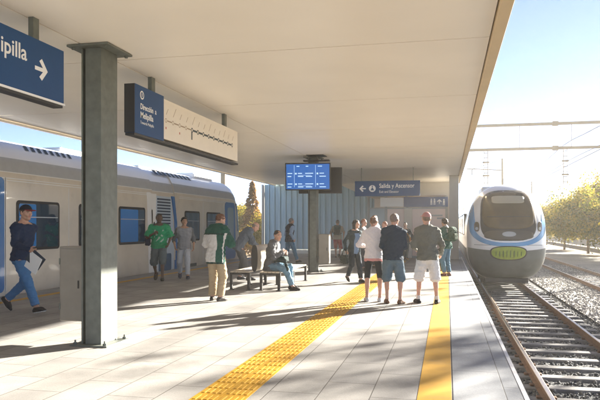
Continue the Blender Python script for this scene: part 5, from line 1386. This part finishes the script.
person('man in olive grey sweater, white shorts and pink cap standing on the yellow line', (-0.36, 12.40, 0), 8, 1.74, p, dict(skin=(0.50, 0.28, 0.20), hair='crop', haircol=(0.17, 0.12, 0.085), cap=(0.42, 0.20, 0.19), brim=(0.40, 0.22, 0.19),
    top=dict(name='sweater', cols=[(0.13, 0.135, 0.115)], g=0.022, hem=-0.10, collar=0.02, fold=0.012, loose=1.06), bottom=dict(name='shorts', cols=[(0.60, 0.60, 0.60)], len=1.12, g=0.034, straight=0.035, fold=0.008),
    shoes=[(0.012, 0.012, 0.014), (0.10, 0.10, 0.10)], socks=(0.6, 0.6, 0.58)), 0.006)

# green jacket with backpack, facing the group
p = pose(STAND, hands=((-0.18, 0.24, 1.08), (0.18, 0.24, 1.10)), feet=((-0.10, 0.0, 0, -8, 0), (0.10, -0.04, 0, 12, 0)), head=(12, 0), curl=(0.9, 0.9))
def collarw(J, q):
    x, y, z = tloc(J, q).T
    return ((z > 0.40) & (np.abs(x) < 0.11)).astype(int)
r0, J, S = person('curly haired youth in green jacket and jeans standing with a backpack', (-0.02, 19.35, 0), 58, 1.70, p, dict(skin=SK2, hair='thick', haircol=(0.03, 0.02, 0.012),
    top=dict(name='jacket', cols=[(0.012, 0.085, 0.065), (0.55, 0.55, 0.53)], mfn=collarw, g=0.026, hem=-0.10, collar=0.03, fold=0.012), bottom=dict(name='jeans', cols=[(0.075, 0.17, 0.24)], g=0.014), shoes=[(0.14, 0.05, 0.03), (0.2, 0.2, 0.2)]), 0.007)
backpack('olive green backpack worn by the youth in the green jacket', r0, J, S, (0.03, 0.075, 0.05), (0.05, 0.085, 0.05), 0.010)

# people further back
p = pose(WALK, fem=True, hands=((-0.26, 0.05, 0.93), (0.24, 0.16, 0.95)), pelvis=(0, 0, 0.90), head=(6, 0))
r0, J, S = person('woman in dark clothes with an orange strap walking out of the lift lobby', (-1.70, 27.2, 0), 176, 1.66, p, dict(skin=SK1, hair='short', haircol=(0.01, 0.01, 0.012),
    top=dict(name='jacket', cols=[(0.012, 0.028, 0.045)], g=0.016, hem=-0.14), bottom=dict(name='trousers', cols=[(0.012, 0.045, 0.06)], g=0.010), shoes=[(0.01, 0.01, 0.01), (0.01, 0.01, 0.01)]), 0.009)
t = worn('sling_bag', 'small orange strapped bag of the woman walking from the lift lobby', 'bag', r0, J, S, J['P'] - J['r'] * 0.20 + V(0, 0.02, -0.02))
b = MB(); b.box(-0.05, 0.02, -0.1, 0.1, 0, 0.17, bev=0.02); b.build('pouch', cloth((0.40, 0.17, 0.05)), t)
b = MB(); b.tube([Vector(q) * S for q in ((0, 0.05, .17), (.08, .16, .33), (.22, .15, .48), (.30, .02, .57))], 0.016); b.build('strap', cloth((0.45, 0.20, 0.05)), t)
p = pose(STAND, hands=((-0.17, 0.26, 1.10), (0.17, 0.26, 1.10)), head=(10, 0))
person('tall man in white shirt standing behind the group of three', (-2.42, 22.4, 0), 75, 1.86, p, dict(skin=(0.50, 0.27, 0.19), hair='crop', haircol=(0.12, 0.06, 0.03),
    top=dict(name='shirt', cols=[(0.60, 0.63, 0.68)], g=0.020, hem=-0.10, collar=0.03), bottom=dict(name='trousers', cols=[(0.05, 0.06, 0.08)], g=0.014), shoes=[(0.02, 0.02, 0.02), (0.02, 0.02, 0.02)]), 0.009)
p2 = pose(STAND, fem=True, hands=((-0.17, 0.24, 1.06), (0.17, 0.24, 1.06)), head=(8, 0))
person('red haired woman in pale top standing half hidden behind the navy sweater', (-2.02, 21.9, 0), 120, 1.64, p2, dict(skin=(0.52, 0.29, 0.22), hair='short', haircol=(0.26, 0.075, 0.025),
    top=dict(name='shirt', cols=[(0.50, 0.50, 0.52)], g=0.018, hem=-0.10), bottom=dict(name='trousers', cols=[(0.04, 0.05, 0.07)], g=0.012), shoes=[(0.02, 0.02, 0.02), (0.02, 0.02, 0.02)]), 0.010)
person('auburn haired woman in grey top behind the black haired woman', (-2.75, 21.2, 0), -100, 1.72, p2, dict(skin=(0.52, 0.29, 0.22), hair='short', haircol=(0.22, 0.06, 0.025),
    top=dict(name='shirt', cols=[(0.20, 0.21, 0.23)], g=0.018, hem=-0.10), bottom=dict(name='trousers', cols=[(0.03, 0.04, 0.06)], g=0.012), shoes=[(0.02, 0.02, 0.02), (0.02, 0.02, 0.02)]), 0.010)
# ------------------------------------------------------------------ camera, light
cam = bpy.data.cameras.new('camera'); co = bpy.data.objects.new('camera', cam); C.objects.link(co)
co.location = (0, 0, 1.48); co.rotation_euler = (R(90), 0, math.atan(147 / 640))
cam.sensor_width = 36; cam.lens = 36 * 640 / 600; cam.shift_y = 26 / 600; cam.clip_end = 3000; cam.clip_start = 0.05
sc = bpy.context.scene; sc.camera = co
w = bpy.data.worlds.new('World'); sc.world = w; w.use_nodes = True
nt = w.node_tree; bg = nt.nodes['Background']; sky = nt.nodes.new('ShaderNodeTexSky'); sky.sky_type = 'NISHITA'; sky.sun_disc = False
EL, AZ = R(19.5), R(38)                 # azimuth clockwise from +Y
sky.sun_elevation = EL; sky.sun_rotation = AZ; sky.air_density = AIR; sky.dust_density = DUST; sky.ozone_density = OZ
nt.links.new(sky.outputs[0], bg.inputs[0]); bg.inputs[1].default_value = SKY
sl = bpy.data.lights.new('sun', 'SUN'); so = bpy.data.objects.new('sun', sl); C.objects.link(so)
sl.energy = SUN; sl.angle = R(0.9); sl.color = (1.0, 0.925, 0.81)
d = Vector((math.sin(AZ) * math.cos(EL), math.cos(AZ) * math.cos(EL), math.sin(EL)))
so.rotation_euler = d.to_track_quat('Z', 'Y').to_euler(); so.location = d * 60
if HAZE:
    b = MB(); b.box(-120, 120, -20, 400, -2.4, 14.0)
    hz = bpy.data.materials.new('haze'); hz.use_nodes = True; n = hz.node_tree.nodes; n.remove(n['Principled BSDF'])
    pv = n.new('ShaderNodeVolumePrincipled'); pv.inputs['Color'].default_value = (1.0, 0.93, 0.82, 1); pv.inputs['Density'].default_value = HAZE; pv.inputs['Anisotropy'].default_value = 0.45
    hz.node_tree.links.new(pv.outputs[0], n['Material Output'].inputs['Volume'])
    tag(b.build('haze', hz), kind='stuff')
sc.render.engine = 'CYCLES'
sc.cycles.use_denoising = True
try: sc.cycles.denoiser = 'OPENIMAGEDENOISE'
except Exception: pass
sc.cycles.max_bounces = 8; sc.cycles.diffuse_bounces = 7; sc.cycles.glossy_bounces = 3; sc.cycles.volume_bounces = 1
sc.cycles.sample_clamp_indirect = 8.0; sc.cycles.caustics_reflective = False; sc.cycles.caustics_refractive = False
vs_ = sc.view_settings; vs_.view_transform = 'Standard'; vs_.look = 'None'; vs_.gamma = 1.0; vs_.use_curve_mapping = False
vs_.exposure = EXPO
